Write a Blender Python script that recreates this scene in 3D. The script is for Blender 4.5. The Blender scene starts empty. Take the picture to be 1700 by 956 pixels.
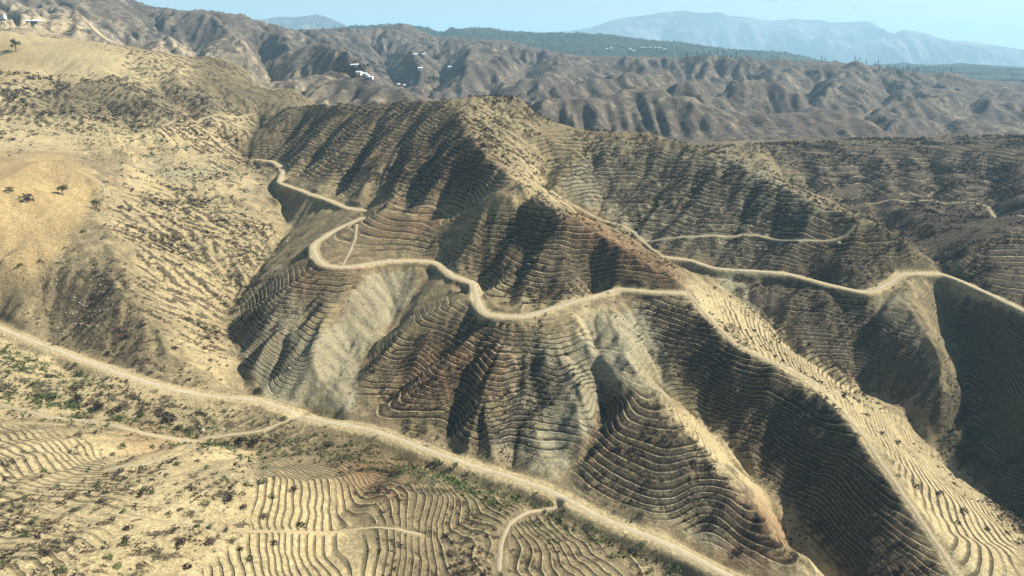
import bpy, math, random
import numpy as np
from mathutils import Vector
random.seed(7); RNG = np.random.default_rng(11)
C = bpy.context.scene.collection

# ------------------------------------------------------------------ camera, sky, sun, exposure
FPX = 1132.0; PITCH = math.radians(19.6); CAM_H = 150.0      # focal length in 1700-px units, tilt, metres above the valley road
cam_d = bpy.data.cameras.new('camera'); cam = bpy.data.objects.new('camera', cam_d); C.objects.link(cam)
cam_d.sensor_width = 36.0; cam_d.lens = 36.0 * FPX / 1700.0
cam_d.clip_start = 1.0; cam_d.clip_end = 120000.0
cam.location = (0, 0, CAM_H); cam.rotation_euler = (math.pi/2 - PITCH, 0, 0)
bpy.context.scene.camera = cam
SUN_EL = math.radians(38.0); SUN_AZ = math.radians(82.0)      # azimuth clockwise from +Y (the view direction)
w = bpy.data.worlds.new('World'); bpy.context.scene.world = w; w.use_nodes = True
wn = w.node_tree.nodes; wl = w.node_tree.links; bg = wn['Background']
sky = wn.new('ShaderNodeTexSky'); sky.sky_type = 'NISHITA'; sky.sun_disc = False
sky.sun_elevation = SUN_EL; sky.sun_rotation = SUN_AZ; sky.altitude = 300; sky.air_density = 1.0; sky.dust_density = 0.6; sky.ozone_density = 1.0
wl.new(sky.outputs[0], bg.inputs[0]); bg.inputs[1].default_value = 0.06
sd = bpy.data.lights.new('sun', 'SUN'); sd.energy = 5.0; sd.angle = math.radians(0.5); sd.color = (1.0, 0.95, 0.84)
sun = bpy.data.objects.new('sun', sd); C.objects.link(sun)
sdir = Vector((math.sin(SUN_AZ)*math.cos(SUN_EL), math.cos(SUN_AZ)*math.cos(SUN_EL), math.sin(SUN_EL)))
sun.rotation_euler = sdir.to_track_quat('Z', 'Y').to_euler()
vs = bpy.context.scene.view_settings; vs.view_transform = 'Standard'; vs.look = 'None'; vs.exposure = 1.03; vs.gamma = 1.0
bpy.context.scene.cycles.volume_step_rate = 1.0
bpy.context.scene.cycles.use_denoising = True
bpy.context.scene.cycles.max_bounces = 4; bpy.context.scene.cycles.volume_bounces = 1

# ------------------------------------------------------------------ surveying: photo pixel -> place
SP, CP = math.sin(PITCH), math.cos(PITCH)
def tn(v): s = (v-478.0)/FPX; return (SP+s*CP)/(CP-s*SP)
def pz(u, v, z):                      # the point at height z seen at (u, v)
    Y = (CAM_H-z)/tn(v); return (Y*((u-850.0)/FPX)/(CP-(v-478.0)/FPX*SP), Y, z)
def py(u, v, Y):                      # the point at ground distance Y seen at (u, v)
    return (Y*((u-850.0)/FPX)/(CP-(v-478.0)/FPX*SP), Y, CAM_H-Y*tn(v))
def ph(u, Y, z):                      # hidden ground: bearing of column u, distance Y, height z
    return (Y*((u-850.0)/FPX)/1.04, Y, z)
def project(X, Y, Z):
    dz = Z-CAM_H; d = Y*CP-dz*SP; d = np.maximum(d, 1.0)
    return 850+FPX*X/d, 478-FPX*(Y*SP+dz*CP)/d
def ZL(*p): return [pz(*q) for q in p]
def YL(*p): return [py(*q) for q in p]
def HL(*p): return [ph(*q) for q in p]
def WL(*p): return [tuple(map(float, q)) for q in p]
def spline(P, step):
    P = np.array(P, float)
    if len(P) == 2: ext = np.vstack([2*P[0]-P[1], P, 2*P[1]-P[0]])
    else: ext = np.vstack([2*P[0]-P[1], P, 2*P[-1]-P[-2]])
    out = []
    for i in range(1, len(ext)-2):
        a, b, c, d = ext[i-1], ext[i], ext[i+1], ext[i+2]
        n = max(2, int(np.linalg.norm((c-b)[:2])/step)+1)
        t = np.linspace(0, 1, n, endpoint=False)[:, None]
        cr = 0.5*((2*b)+(-a+c)*t+(2*a-5*b+4*c-d)*t**2+(-a+3*b-3*c+d)*t**3)
        ln = b+(c-b)*t
        out.append(0.6*cr+0.4*ln)
    out.append(ext[-2][None]); return np.vstack(out)

# ------------------------------------------------------------------ relief: ridges, valleys, roads
ROAD_VALLEY = ZL((-60,515,25),(0,545,22),(130,595,17),(260,640,12),(350,657,9),(430,665,7),(520,695,4),(620,715,3),(760,765,1),(900,810,0),(1000,860,-1),(1100,900,-2),(1210,956,-4),(1300,1010,-6))
ROAD_MID = ZL((425,264,52.5),(452,268,51),(470,282,49.5),(464,302,48),(500,316,46.5),(540,330,45),(580,345,43),(615,350,42))
ROAD_LOOP = ZL((600,362,41),(560,380,38),(522,405,36),(524,425,35.3),(540,440,34.8),(575,443,34.4),(650,433,33.8),(720,435,33),(752,458,31.8),(785,470,31.2),(792,498,30.4),(808,521,30),(870,525,30),(940,505,30.5),(1000,488,31),(1030,480,31.5),(1085,484,32.5),(1140,486,33))
ROAD_EAST = ZL((1100,426,32),(1145,431,31.2),(1190,445,30),(1300,453,28.5),(1380,473,27),(1440,485,26.5),(1475,470,28),(1500,455,30),(1565,455,30),(1630,482,28),(1700,515,26),(1790,560,23))
NEAR = [
 ROAD_VALLEY, ROAD_MID, ROAD_LOOP, ROAD_EAST,
 # main peak: skyline, spur towards the viewer, right-hand skyline
 YL((430,196,700),(500,176,690),(550,173,665),(600,172,640),(680,168,605),(750,164,570),(800,158,575),(860,158,570),(877,178,562),(900,201,556),(927,214,550),(984,218,540),(1068,218,530),(1118,231,510),(1180,250,490),(1230,272,465),(1290,300,440),(1350,330,415),(1420,360,390),(1490,395,372),(1525,420,370)),
 YL((750,164,570),(765,200,518),(790,240,466),(840,285,418),(890,325,380),(960,365,362),(1040,410,345),(1110,450,333),(1140,476,326)),
 # gully right of the peak
 YL((886,225,512),(894,262,482),(905,300,460),(962,345,430),(1000,365,419),(1070,400,403),(1110,428,384),(1150,440,377)),
 # knob with road around it, gully between it and the cone
 ZL((640,346,50),(700,352,50),(760,352,51)), ZL((690,362,47),(690,395,41),(640,420,36.5)),
 YL((850,316,386),(790,346,392),(750,386,385),(722,427,374)),
 ZL((880,333,64),(865,380,52),(850,440,41),(835,500,32)),
 ZL((925,390,55),(955,430,45),(985,468,34)),
 # west gully
 ZL((395,215,77),(392,240,63),(420,268,50),(452,312,42),(470,345,34),(480,372,28),(455,415,22),(410,465,16),(382,505,12),(375,535,9),(392,575,6),(404,610,3.5),(412,640,2.5),(470,662,1.5),(522,686,0)),
 # spur A
 ZL((528,432,35),(480,475,28),(445,520,21),(440,570,13.5),(455,620,7.5),(480,650,4)),
 ZL((620,440,34),(565,515,24),(535,590,14),(530,640,7),(545,680,3)),
 ZL((718,444,31),(690,492,22),(640,545,14),(604,590,8.5),(590,640,4.5),(590,690,2)),
 # spur B
 ZL((783,482,31),(740,515,27.5),(685,545,21),(635,595,13.5),(600,645,6)),
 ZL((800,532,27),(745,566,20),(690,602,12.5),(640,648,6),(607,692,2.5)),
 # spur C
 ZL((850,528,30),(828,600,21),(800,680,11.5),(785,735,5)),
 ZL((895,522,30.5),(922,600,21.5),(958,655,14.5),(984,690,10),(975,730,6)),
 ZL((860,600,18),(850,690,8.5),(848,760,2)),
 ZL((962,515,28.5),(985,590,17),(1008,650,9),(1000,700,4.5),(965,770,1),(937,812,-1.5)),
 # spur D and E
 ZL((1010,492,31.3),(1032,560,24.5),(1060,615,19),(1085,655,15.5),(1150,712,11.5),(1230,795,6.5),(1290,862,3),(1372,960,-2),(1420,1020,-5)),
 ZL((960,525,29),(985,565,25),(1010,610,18),(1030,650,14)),
 ZL((1075,655,15),(1010,705,10),(975,775,3)),
 ZL((1120,720,11),(1090,790,5),(1070,850,0)),
 # gully E/F
 ZL((1038,495,29.5),(1078,570,19),(1108,650,8.5),(1172,702,3.5),(1242,775,-1.5),(1290,850,-6),(1345,925,-10),(1390,990,-13)),
 # long right-hand spur with track on its crest
 ZL((1140,476,33.5),(1180,530,30.5),(1230,575,27),(1310,612,24),(1400,685,19),(1462,762,14.5),(1525,855,9.5),(1592,958,4),(1640,1030,0)),
 # valley right of it
 ZL((1174,459,28),(1237,499,18),(1298,553,9.5),(1371,622,1),(1465,648,-6),(1546,740,-15),(1626,808,-21),(1700,865,-27),(1800,930,-33)),
 # right spur beyond the valley, and the valley behind it
 ZL((1500,460,29.5),(1522,500,25.5),(1550,550,19),(1580,598,11.5),(1578,640,4),(1562,690,-5)),
 ZL((1575,472,24),(1580,530,8),(1605,600,-4),(1592,690,-12),(1550,738,-15)),
 ZL((1280,458,27),(1330,520,17),(1380,590,5)),
 # dark slope at right edge
 ZL((1592,434,35.5),(1630,402,43),(1700,366,51),(1800,330,60)),
 ZL((1700,640,9),(1800,640,22)), ZL((1640,700,-9),(1700,750,-10),(1800,770,0)), ZL((1720,560,20),(1800,570,27)),
 # right back ridge and its foot
 YL((1215,250,700),(1260,240,690),(1330,245,690),(1450,231,700),(1530,240,690),(1600,238,660),(1690,228,640),(1800,225,620)),
 YL((1235,262,650),(1285,290,600),(1330,310,560),(1420,347,480),(1500,392,430),(1560,440,375)),
 YL((1640,370,450),(1700,345,470),(1800,300,520)), YL((1480,250,660),(1520,300,560),(1560,350,470)),
 # left hillside
 YL((-60,300,380),(0,300,400),(60,268,440),(110,265,450),(150,300,430),(152,345,407)),
 YL((0,420,330),(60,420,336),(110,415,346)), ZL((-60,480,36),(0,500,31)),
 ZL((152,345,58),(185,400,49),(205,450,40),(235,520,28),(300,590,17.5),(385,645,8)),
 YL((150,258,520),(300,264,560),(400,300,540),(462,330,505)),
 ZL((300,330,50),(350,345,44),(430,385,31),(470,378,29)),
 YL((-60,195,560),(0,205,560),(120,225,550),(200,228,560),(270,212,590),(330,195,640),(420,188,695)),
 YL((-60,42,870),(0,36,850),(33,34,850),(74,39,850),(130,55,840),(188,67,820),(302,80,830),(396,84,830),(440,100,835),(471,121,825),(523,164,785)),
 YL((-60,140,640),(0,140,640),(60,150,640)), YL((220,112,740),(330,133,735),(400,150,748),(455,162,732)), YL((440,175,715),(480,180,705)),
 # foreground slope
 ZL((-60,650,20),(0,660,17),(180,682,12),(290,716,8.5),(400,745,5.5),(480,748,3.5),(560,742,0.8),(700,775,-1.2),(850,826,-2.6),(930,858,-3.6),(1060,912,-5),(1180,972,-7),(1260,1030,-9)),
 ZL((0,715,27),(100,722,23),(200,735,19),(310,738,14.5),(420,768,22),(500,764,15.5),(600,768,11),(700,788,6.5),(800,816,3),(880,842,0.3)), ZL((310,760,21),(420,792,27),(500,792,22.5),(600,797,17),(700,812,10.8),(800,838,5.5)),
 ZL((0,800,33),(100,800,31),(200,800,30),(310,800,28.5),(400,810,28)),
 ZL((420,820,27.8),(520,842,22.5),(620,855,16),(720,866,10.5),(820,872,5.5),(900,892,1.5),(1000,925,-3)),
 ZL((0,900,40),(100,890,37.5),(200,880,35),(300,870,32),(400,880,28.5)),
 ZL((-40,956,44),(100,956,41),(250,956,36),(400,956,29),(540,956,21),(700,956,12),(850,956,5),(980,956,0),(1120,960,-6)),
 WL((-320,30,75),(-120,30,62),(-40,30,48),(20,30,30),(80,30,8),(160,30,-8),(300,30,-25)),
 WL((-500,150,90),(-300,160,60),(-210,190,36)), WL((400,150,-30),(420,250,-5),(460,330,30)),
 # lee side of the skyline
 HL((350,860,95),(500,815,66),(620,780,58),(760,750,54),(900,735,50),(1050,700,48),(1150,690,50)),
]
FAR = [
 HL((620,780,58),(760,750,54),(900,735,50),(1050,700,48),(1150,690,50),(1290,760,44),(1450,800,36),(1600,820,35),(1760,800,35)),
 HL((-200,950,120),(0,960,128),(150,950,110),(300,940,85),(430,930,70),(520,850,62),(620,780,58)),
 NEAR[4], NEAR[-1],
 YL((1215,250,700),(1260,240,690),(1330,245,690),(1450,231,700),(1530,240,690),(1600,238,660),(1690,228,640),(1800,225,620)),
 YL((-60,42,870),(0,36,850),(33,34,850),(74,39,850),(130,55,840),(188,67,820),(302,80,830),(396,84,830),(440,100,835),(471,121,825),(523,164,785)),
 YL((330,133,735),(400,150,748),(455,162,732)),
 # hillocks behind the left shoulder and the peak
 YL((470,140,1000),(540,118,1080),(600,128,1020),(640,148,960),(690,160,900)),
 YL((500,92,1400),(527,70,1350),(560,90,1250),(600,112,1150)),
 YL((885,182,900),(940,172,960),(1000,164,1000),(1060,150,1060),(1130,138,1130),(1200,128,1250),(1290,124,1330)),
 YL((1060,150,1060),(1150,165,950),(1205,195,880)),
 YL((1170,225,840),(1230,205,880),(1290,186,930),(1370,183,960),(1420,190,940),(1455,210,880),(1482,232,830)),
 YL((880,150,1180),(960,138,1250),(1040,130,1330),(1110,122,1400),(1180,118,1450)),
 YL((1480,205,1050),(1560,200,1080),(1640,195,1100),(1760,205,1100)),
 YL((1440,190,1150),(1520,172,1250),(1600,165,1320),(1700,178,1300),(1780,185,1280)),
 YL((1330,160,1250),(1380,140,1420),(1410,118,1600),(1420,100,1750)),
 YL((1500,160,1420),(1540,140,1600),(1573,121,1750)),
 YL((1255,155,1250),(1290,138,1400),(1300,120,1600),(1290,105,1750)),
 # valleys of the middle distance
 HL((900,1090,44),(980,1120,40),(1060,1160,40),(1150,1060,34)), HL((1180,1250,44),(1290,1230,34)), HL((960,1420,50),(1060,1480,52),(1150,1600,58)), HL((1480,1180,14),(1560,1200,14),(1660,1210,16),(1760,1220,20)), HL((1440,1300,26),(1530,1380,26),(1620,1440,30),(1720,1450,36)), HL((500,1200,62),(600,1130,58),(660,1050,54)),
 HL((620,1100,50),(760,1000,52),(860,900,50),(1000,880,42),(1100,820,38),(1250,800,42)),
 HL((1250,1080,22),(1350,1100,18),(1440,1000,12),(1560,960,8),(1760,900,5)),
 HL((1350,1100,18),(1350,1350,32),(1340,1550,55)), HL((1440,1050,14),(1460,1350,28),(1490,1600,48)), HL((1200,1350,35),(1230,1500,48),(1240,1650,68)), HL((1000,1180,42),(1080,1250,46),(1150,1320,44),(1250,1080,22)), HL((1560,960,8),(1600,1250,22),(1640,1500,40)), HL((1150,1330,44),(1120,1550,66)), HL((620,1020,45),(560,1200,58)),
 HL((700,1250,48),(800,1350,54),(860,1600,66),(870,1900,92)), HL((700,1250,48),(620,1500,62),(600,1800,92)), HL((760,1150,45),(900,1300,48),(1010,1500,58),(1040,1720,78)), HL((700,1300,50),(730,1600,68),(735,1950,100)), HL((700,1300,50),(660,1650,72),(640,2000,110)),
 # spurs down from the burnt skyline in the middle
 YL((676,50,2300),(690,85,1900),(700,112,1500)), YL((766,57,2200),(780,85,1850),(770,118,1450)), YL((836,66,2150),(845,95,1750),(830,130,1400)), YL((934,90,1900),(930,115,1600),(900,140,1300)),
 # burnt skyline
 YL((-300,-60,1700),(100,-30,1700),(215,2,1750),(248,15,1800),(335,20,1800),(379,25,1850),(436,42,1900),(496,60,2000),(565,52,2150),(610,54,2300),(659,44,2300),(676,50,2300),(723,59,2250),(766,57,2200),(820,62,2200),(857,69,2150),(900,84,2000),(934,90,1900),(998,89,1850),(1068,97,1800),(1130,98,1800),(1170,88,1800),(1194,90,1800),(1231,101,1780),(1288,104,1760),(1345,107,1750),(1365,103,1750),(1398,99,1750),(1432,101,1750),(1465,111,1750),(1526,121,1750),(1573,121,1750),(1616,134,1750),(1700,142,1750),(1800,150,1750)),
 YL((248,15,1800),(270,55,1400),(300,76,1150)), YL((335,20,1800),(380,50,1500),(420,74,1250)), YL((100,-30,1700),(130,20,1250),(150,48,1050)), YL((436,42,1900),(470,66,1550),(500,92,1400)),
 HL((200,1100,130),(230,1400,150)), HL((330,1100,115),(330,1500,150)), HL((450,1150,85),(440,1600,130)), HL((560,1500,95),(540,1900,130)),
 # behind the burnt skyline
 HL((-300,2600,140),(300,2600,140),(520,2900,130),(650,2900,140),(800,2900,120),(950,2700,70),(1150,2500,55),(1350,2400,35),(1560,2400,10),(1800,2400,0)),
 # forest ridge
 YL((480,60,3900),(565,46,3900),(600,45,3900),(615,44,3900),(659,41,3900),(699,43,3900),(735,53,3900),(753,47,3900),(800,48,3900),(843,50,3900),(884,55,3900),(951,57,3900),(1015,60,3900),(1068,67,3900),(1135,72,3900),(1163,79,3900),(1224,84,3900),(1298,90,3800),(1331,94,3700),(1358,101,3600),(1420,112,3500)),
 YL((1420,118,3700),(1470,112,4200),(1505,107,4300),(1583,107,4300),(1633,108,4300),(1700,114,4300),(1800,120,4300)),
 HL((480,4600,90),(900,4600,60),(1300,4600,20),(1800,4700,0)),
 YL((1010,75,3300),(1090,86,3000),(1150,92,2900)),
]
def hgrid(x0, y0, nx, ny, dx, lines, iters=70, kmax=6):
    pts = np.vstack([spline(L, dx*0.5) for L in lines])
    z = None
    for k in range(kmax, -1, -1):
        d = dx*2**k; mx, my = -(-nx//2**k)+1, -(-ny//2**k)+1
        ix = np.round((pts[:, 0]-x0)/d).astype(int); iy = np.round((pts[:, 1]-y0)/d).astype(int)
        ok = (ix >= 0)&(ix < mx)&(iy >= 0)&(iy < my)
        flat = iy[ok]*mx+ix[ok]
        cnt = np.bincount(flat, minlength=mx*my).reshape(my, mx); s = np.bincount(flat, weights=pts[ok, 2], minlength=mx*my).reshape(my, mx)
        M = cnt > 0; val = np.where(M, s/np.maximum(cnt, 1), 0)
        if z is None: z = np.full((my, mx), pts[:, 2].mean())
        else:
            oy = np.clip(np.arange(my)/2.0, 0, z.shape[0]-1.001); ox = np.clip(np.arange(mx)/2.0, 0, z.shape[1]-1.001)
            a, b = oy.astype(int), ox.astype(int); fa, fb = (oy-a)[:, None], (ox-b)[None]
            z = (z[a][:, b]*(1-fb)+z[a][:, b+1]*fb)*(1-fa)+(z[a+1][:, b]*(1-fb)+z[a+1][:, b+1]*fb)*fa
        z = np.where(M, val, z); om = 1.6 if k else 1.0
        yy, xx = np.mgrid[0:my, 0:mx]; red = ((yy+xx) & 1) == 0
        sets = [(red & ~M), (~red & ~M)]
        for it in range(iters*3 if k > 3 else (iters if k else 30)):
            for S in sets:
                p = np.pad(z, 1, 'edge'); av = 0.25*(p[:-2, 1:-1]+p[2:, 1:-1]+p[1:-1, :-2]+p[1:-1, 2:])
                z = np.where(S, z+om*(av-z), z)
    return z[:ny, :nx]
def blur(z, r, n=2):
    for _ in range(n):
        for ax in (0, 1):
            p = np.pad(z, [(r+1, r) if a == ax else (0, 0) for a in (0, 1)], 'edge'); c = np.cumsum(p, axis=ax)
            z = (np.take(c, np.arange(2*r+1, c.shape[ax]), ax)-np.take(c, np.arange(0, c.shape[ax]-2*r-1), ax))/(2*r+1)
    return z
def bil(G, x0, y0, dx, X, Y):
    fx = np.clip((X-x0)/dx, 0, G.shape[1]-1.001); fy = np.clip((Y-y0)/dx, 0, G.shape[0]-1.001)
    a, b = fx.astype(np.int32), fy.astype(np.int32); p, q = fx-a, fy-b
    return (G[b, a]*(1-p)+G[b, a+1]*p)*(1-q)+(G[b+1, a]*(1-p)+G[b+1, a+1]*p)*q
def hsh(i, j, s):
    h = (i.astype(np.int64)*374761393+j.astype(np.int64)*668265263+s*974634777) & 0x7fffffff
    h = ((h ^ (h >> 13))*1274126177) & 0x7fffffff
    return ((h ^ (h >> 16)) & 0xffff)/65535.0
def vnoise(X, Y, s):
    i, j = np.floor(X), np.floor(Y); a, b = X-i, Y-j; a = a*a*(3-2*a); b = b*b*(3-2*b); i = i.astype(np.int64); j = j.astype(np.int64)
    return ((hsh(i, j, s)*(1-a)+hsh(i+1, j, s)*a)*(1-b)+(hsh(i, j+1, s)*(1-a)+hsh(i+1, j+1, s)*a)*b)*2-1
def fbm(X, Y, s, o=4):
    t = 0; A = 1; n = 0
    for k in range(o): t = t+A*vnoise(X*2**k, Y*2**k, s+k*17); n += A; A *= 0.5
    return t/n
def gullies(X, Y, gx, gy, freq, s):          # furrows running straight down the local slope
    g = np.hypot(gx, gy)+1e-6; cx, cy = -gy/g, gx/g
    px, py_ = X*freq, Y*freq; i0, j0 = np.floor(px), np.floor(py_)
    num = np.zeros_like(X); den = np.full_like(X, 1e-6)
    for di in (-1, 0, 1):
        for dj in (-1, 0, 1):
            i, j = (i0+di).astype(np.int64), (j0+dj).astype(np.int64)
            rx, ry = px-(i+hsh(i, j, s)), py_-(j+hsh(i, j, s+5))
            ww = np.exp(-2.2*(rx*rx+ry*ry)); num += ww*np.cos(2*math.pi*(rx*cx+ry*cy)); den += ww
    return num/den
def fluvial(Z, dx, rounds, F, m=0.45, diff=0.05, cap=None):      # stream-power incision on a grid
    ny, nx = Z.shape; Z = Z.copy(); Z0 = Z.copy(); N = ny*nx; idx = np.arange(N).reshape(ny, nx)
    sh = [(-1, 0, 1.0), (1, 0, 1.0), (0, -1, 1.0), (0, 1, 1.0), (-1, -1, 1.414), (-1, 1, 1.414), (1, -1, 1.414), (1, 1, 1.414)]
    for _ in range(rounds):
        best = np.zeros((ny, nx)); rec = idx.copy(); dist = np.ones((ny, nx)); p = np.pad(Z, 1, constant_values=1e9); q = np.pad(idx, 1, 'edge')
        for a, b, d in sh:
            sl = (Z-p[1+a:ny+1+a, 1+b:nx+1+b])/(d*dx); mm = sl > best
            best[mm] = sl[mm]; rec[mm] = q[1+a:ny+1+a, 1+b:nx+1+b][mm]; dist[mm] = d
        order = np.argsort(Z.ravel()); r = rec.ravel().tolist(); acc = [1.0]*N; ol = order.tolist()
        for i in reversed(ol):
            j = r[i]
            if j != i: acc[j] += acc[i]
        A = np.minimum(np.array(acc), 4000.0); k = (F*A**m/dist.ravel()).tolist(); z = Z.ravel().tolist()
        for i in ol:
            j = r[i]
            if j != i: z[i] = (z[i]+k[i]*z[j])/(1+k[i])
        Z = np.array(z).reshape(ny, nx); p = np.pad(Z, 1, 'edge'); Z = Z+diff*(p[2:, 1:-1]+p[:-2, 1:-1]+p[1:-1, 2:]+p[1:-1, :-2]-4*Z)
        if cap: Z = Z0-cap*np.tanh((Z0-Z)/cap)
    return Z
# near relief: 1 m grid
NX0, NY0, NDX = -640.0, 26.0, 1.0; NNX, NNY = 1281, 800
Zn = hgrid(NX0, NY0, NNX, NNY, NDX, NEAR)
FX0, FY0, FDX = -2600.0, 560.0, 8.0; FNX, FNY = 700, 540
Zf = hgrid(FX0, FY0, FNX, FNY, FDX, FAR)
gX, gY = np.meshgrid(NX0+np.arange(NNX)*NDX, NY0+np.arange(NNY)*NDX)
def raycast(uv, G=None):
    out = []
    for (u, v) in uv:
        Ys = np.arange(60, 820, 0.5); Xs, _, Zs = py(u, v, Ys); h = bil(Zn, NX0, NY0, NDX, Xs, Ys)
        hit = np.nonzero(h >= Zs)[0]
        k = hit[0] if len(hit) else len(Ys)-1
        out.append((Xs[k], Ys[k], h[k]))
    return out
def carve(Z, P, depth, width, power=1.0):
    S = spline([(p[0], p[1], 0) for p in P], 2.0)[:, :2]
    a0, a1 = S[:, 0].min()-width, S[:, 0].max()+width; b0, b1 = S[:, 1].min()-width, S[:, 1].max()+width
    i0, i1 = max(0, int((a0-NX0)/NDX)), min(NNX, int((a1-NX0)/NDX)+2); j0, j1 = max(0, int((b0-NY0)/NDX)), min(NNY, int((b1-NY0)/NDX)+2)
    if i1 <= i0 or j1 <= j0: return
    D = np.full((j1-j0, i1-i0), 1e9); sx, sy = gX[j0:j1, i0:i1], gY[j0:j1, i0:i1]
    n = len(S); T = np.zeros_like(D)
    for k, (x, y) in enumerate(S):
        d = (sx-x)**2+(sy-y)**2; m = d < D; D[m] = d[m]; T[m] = k/(n-1.0)
    D = np.sqrt(D); f = np.clip(1-D/width, 0, 1)**power
    taper = np.clip(np.minimum(T/0.25, 1), 0, 1)
    Z[j0:j1, i0:i1] -= depth*f*(0.25+0.75*taper)
# gullies seen on the slopes (traced head to mouth)
CARVES = [
 ([(1000,238),(972,290),(945,330)],8,18),([(1085,242),(1045,300),(1003,356)],11,22),([(1165,268),(1120,330),(1075,392)],11,22),([(1255,305),(1222,370),(1165,428)],10,20),([(1040,235),(1010,290),(980,340)],5,14),([(1125,255),(1085,310),(1040,378)],6,14),([(1210,290),(1175,350),(1120,405)],6,14),([(1300,330),(1270,390),(1215,440)],6,14),
 ([(1330,345),(1300,400),(1270,448)],5,22),([(935,240),(912,275),(905,300)],5,18),
 ([(585,185),(540,225),(485,288)],7,14),([(640,185),(605,230),(560,310)],6.0,11),([(690,185),(655,250),(625,335)],5,13),([(735,215),(705,270),(670,340)],6,14),([(770,260),(745,300),(715,345)],5,12),([(540,180),(500,220),(460,268)],4.5,13),([(505,190),(470,220),(425,262)],6.0,11),([(610,240),(580,280),(540,322)],4,10),
 ([(800,270),(780,300),(745,345)],5,18),([(520,185),(480,215),(440,255)],6,22),
 ([(905,345),(930,400),(985,468)],6,13),([(950,370),(985,420),(1010,470)],5,12),([(1010,400),(1050,435),(1080,475)],4,12),([(850,360),(820,410),(800,462)],6,13),([(880,370),(868,420),(845,490)],5.1,10),([(770,360),(750,400),(728,432)],5,12),([(915,420),(905,460),(890,505)],5.1,9),
 ([(810,415),(790,440),(790,468)],4,14),([(940,560),(985,620),(1000,680)],3.4,8),
 ([(830,545),(780,600),(740,690)],4.2,9),([(760,545),(705,590),(650,650)],4.2,9),([(880,560),(885,620),(905,700)],4.2,9),([(930,600),(935,660),(930,740)],3.4,8),([(770,640),(745,690),(735,740)],4.2,9),([(480,500),(440,540),(415,590)],5.1,9),([(520,480),(480,540),(450,610)],4.2,9),([(570,520),(550,570),(530,640)],3.4,8),([(730,530),(680,570),(625,640)],3.4,8),([(850,640),(845,700),(846,770)],4.2,11),([(740,620),(700,680),(672,720)],3.4,11),
 ([(1170,560),(1160,620),(1180,690)],4.2,13),([(1290,640),(1270,700),(1262,770)],5.1,15),([(1380,720),(1350,800),(1345,900)],6.0,17),
 ([(1200,770),(1175,850),(1190,920)],5.1,15),([(1130,740),(1105,790),(1100,850)],-1.5,12),
 ([(1330,480),(1360,540),(1420,620)],4,24),([(1450,500),(1440,560),(1470,630)],4,18),([(1480,560),(1490,620),(1510,680)],-3,16),
 ([(1330,250),(1345,290),(1380,330)],10,18),([(1420,242),(1440,300),(1470,365)],9,18),([(1540,248),(1560,300),(1590,350)],9,18),([(1640,250),(1650,310),(1660,350)],8,16),([(1285,248),(1300,275),(1320,300)],7,14),([(1375,245),(1390,280),(1420,340)],7,14),([(1480,245),(1500,290),(1520,340)],7,14),([(1595,250),(1610,300),(1630,345)],6,14),
 ([(620,460),(600,520),(560,600)],4.2,13),([(660,450),(650,500),(640,540)],5.1,13),
 ([(260,360),(330,430),(400,500)],3,22),([(220,420),(300,500),(375,560)],3.5,24),([(280,560),(330,600),(400,630)],5.1,17),([(90,470),(110,530),(150,590)],5,26),
 ([(200,255),(260,290),(330,320)],4,22),([(60,110),(150,150),(230,200)],5,30),([(200,90),(260,130),(330,190)],7,34),([(330,105),(360,140),(390,185)],7,30),([(420,110),(430,150),(420,200)],6,26),([(470,135),(460,165),(430,195)],5,24),
 ([(526,655),(536,672),(548,692)],6,7),([(1430,500),(1436,515),(1440,540)],3.4,8),([(1345,430),(1360,450),(1400,466)],5.1,11),
 ([(640,770),(560,830),(540,900)],2.7,11),([(740,800),(650,850),(640,940)],-1.4,12),([(530,760),(500,800),(440,850)],1.2,10),([(820,830),(740,870),(720,950)],2.5,11),
]
base0 = Zn.copy()
cl = [(raycast(uv), d, wd) for uv, d, wd in CARVES]
for P, d, wd in cl: carve(Zn, P, d, wd)
q2 = blur(Zn, 1, 1)[::2, ::2]; q2n = q2+1.2*fbm(gX[::2, ::2]/26, gY[::2, ::2]/26, 8, 4)
dq = fluvial(q2n, 2.0, 7, 0.028, 0.5, 0.04, 6.5)-q2n
Zn = Zn+bil(blur(dq, 1, 1), NX0, NY0, 2.0, gX, gY)
Zs_smooth = blur(Zn, 1)
gy_, gx_ = np.gradient(blur(Zs_smooth, 3), NDX)
slope = np.hypot(gx_, gy_); amp = np.clip((slope-0.08)/0.45, 0, 1)
e1 = gullies(gX, gY, gx_, gy_, 1/46.0, 3); Zn = Zs_smooth+amp*e1*2.4
gy2, gx2 = np.gradient(blur(Zn, 2), NDX)
e2 = gullies(gX, gY, gx2, gy2, 1/17.0, 9); Zn = Zn+amp*e2*0.95
STREAK = gullies(gX, gY, gx2, gy2, 1/6.5, 21)
gy3, gx3 = np.gradient(blur(Zn, 1), NDX); E3 = gullies(gX, gY, gx3, gy3, 1/8.5, 13); Zn = Zn+amp*E3*0.38
Zn = Zn+0.5*fbm(gX/30, gY/30, 4, 4)
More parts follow.
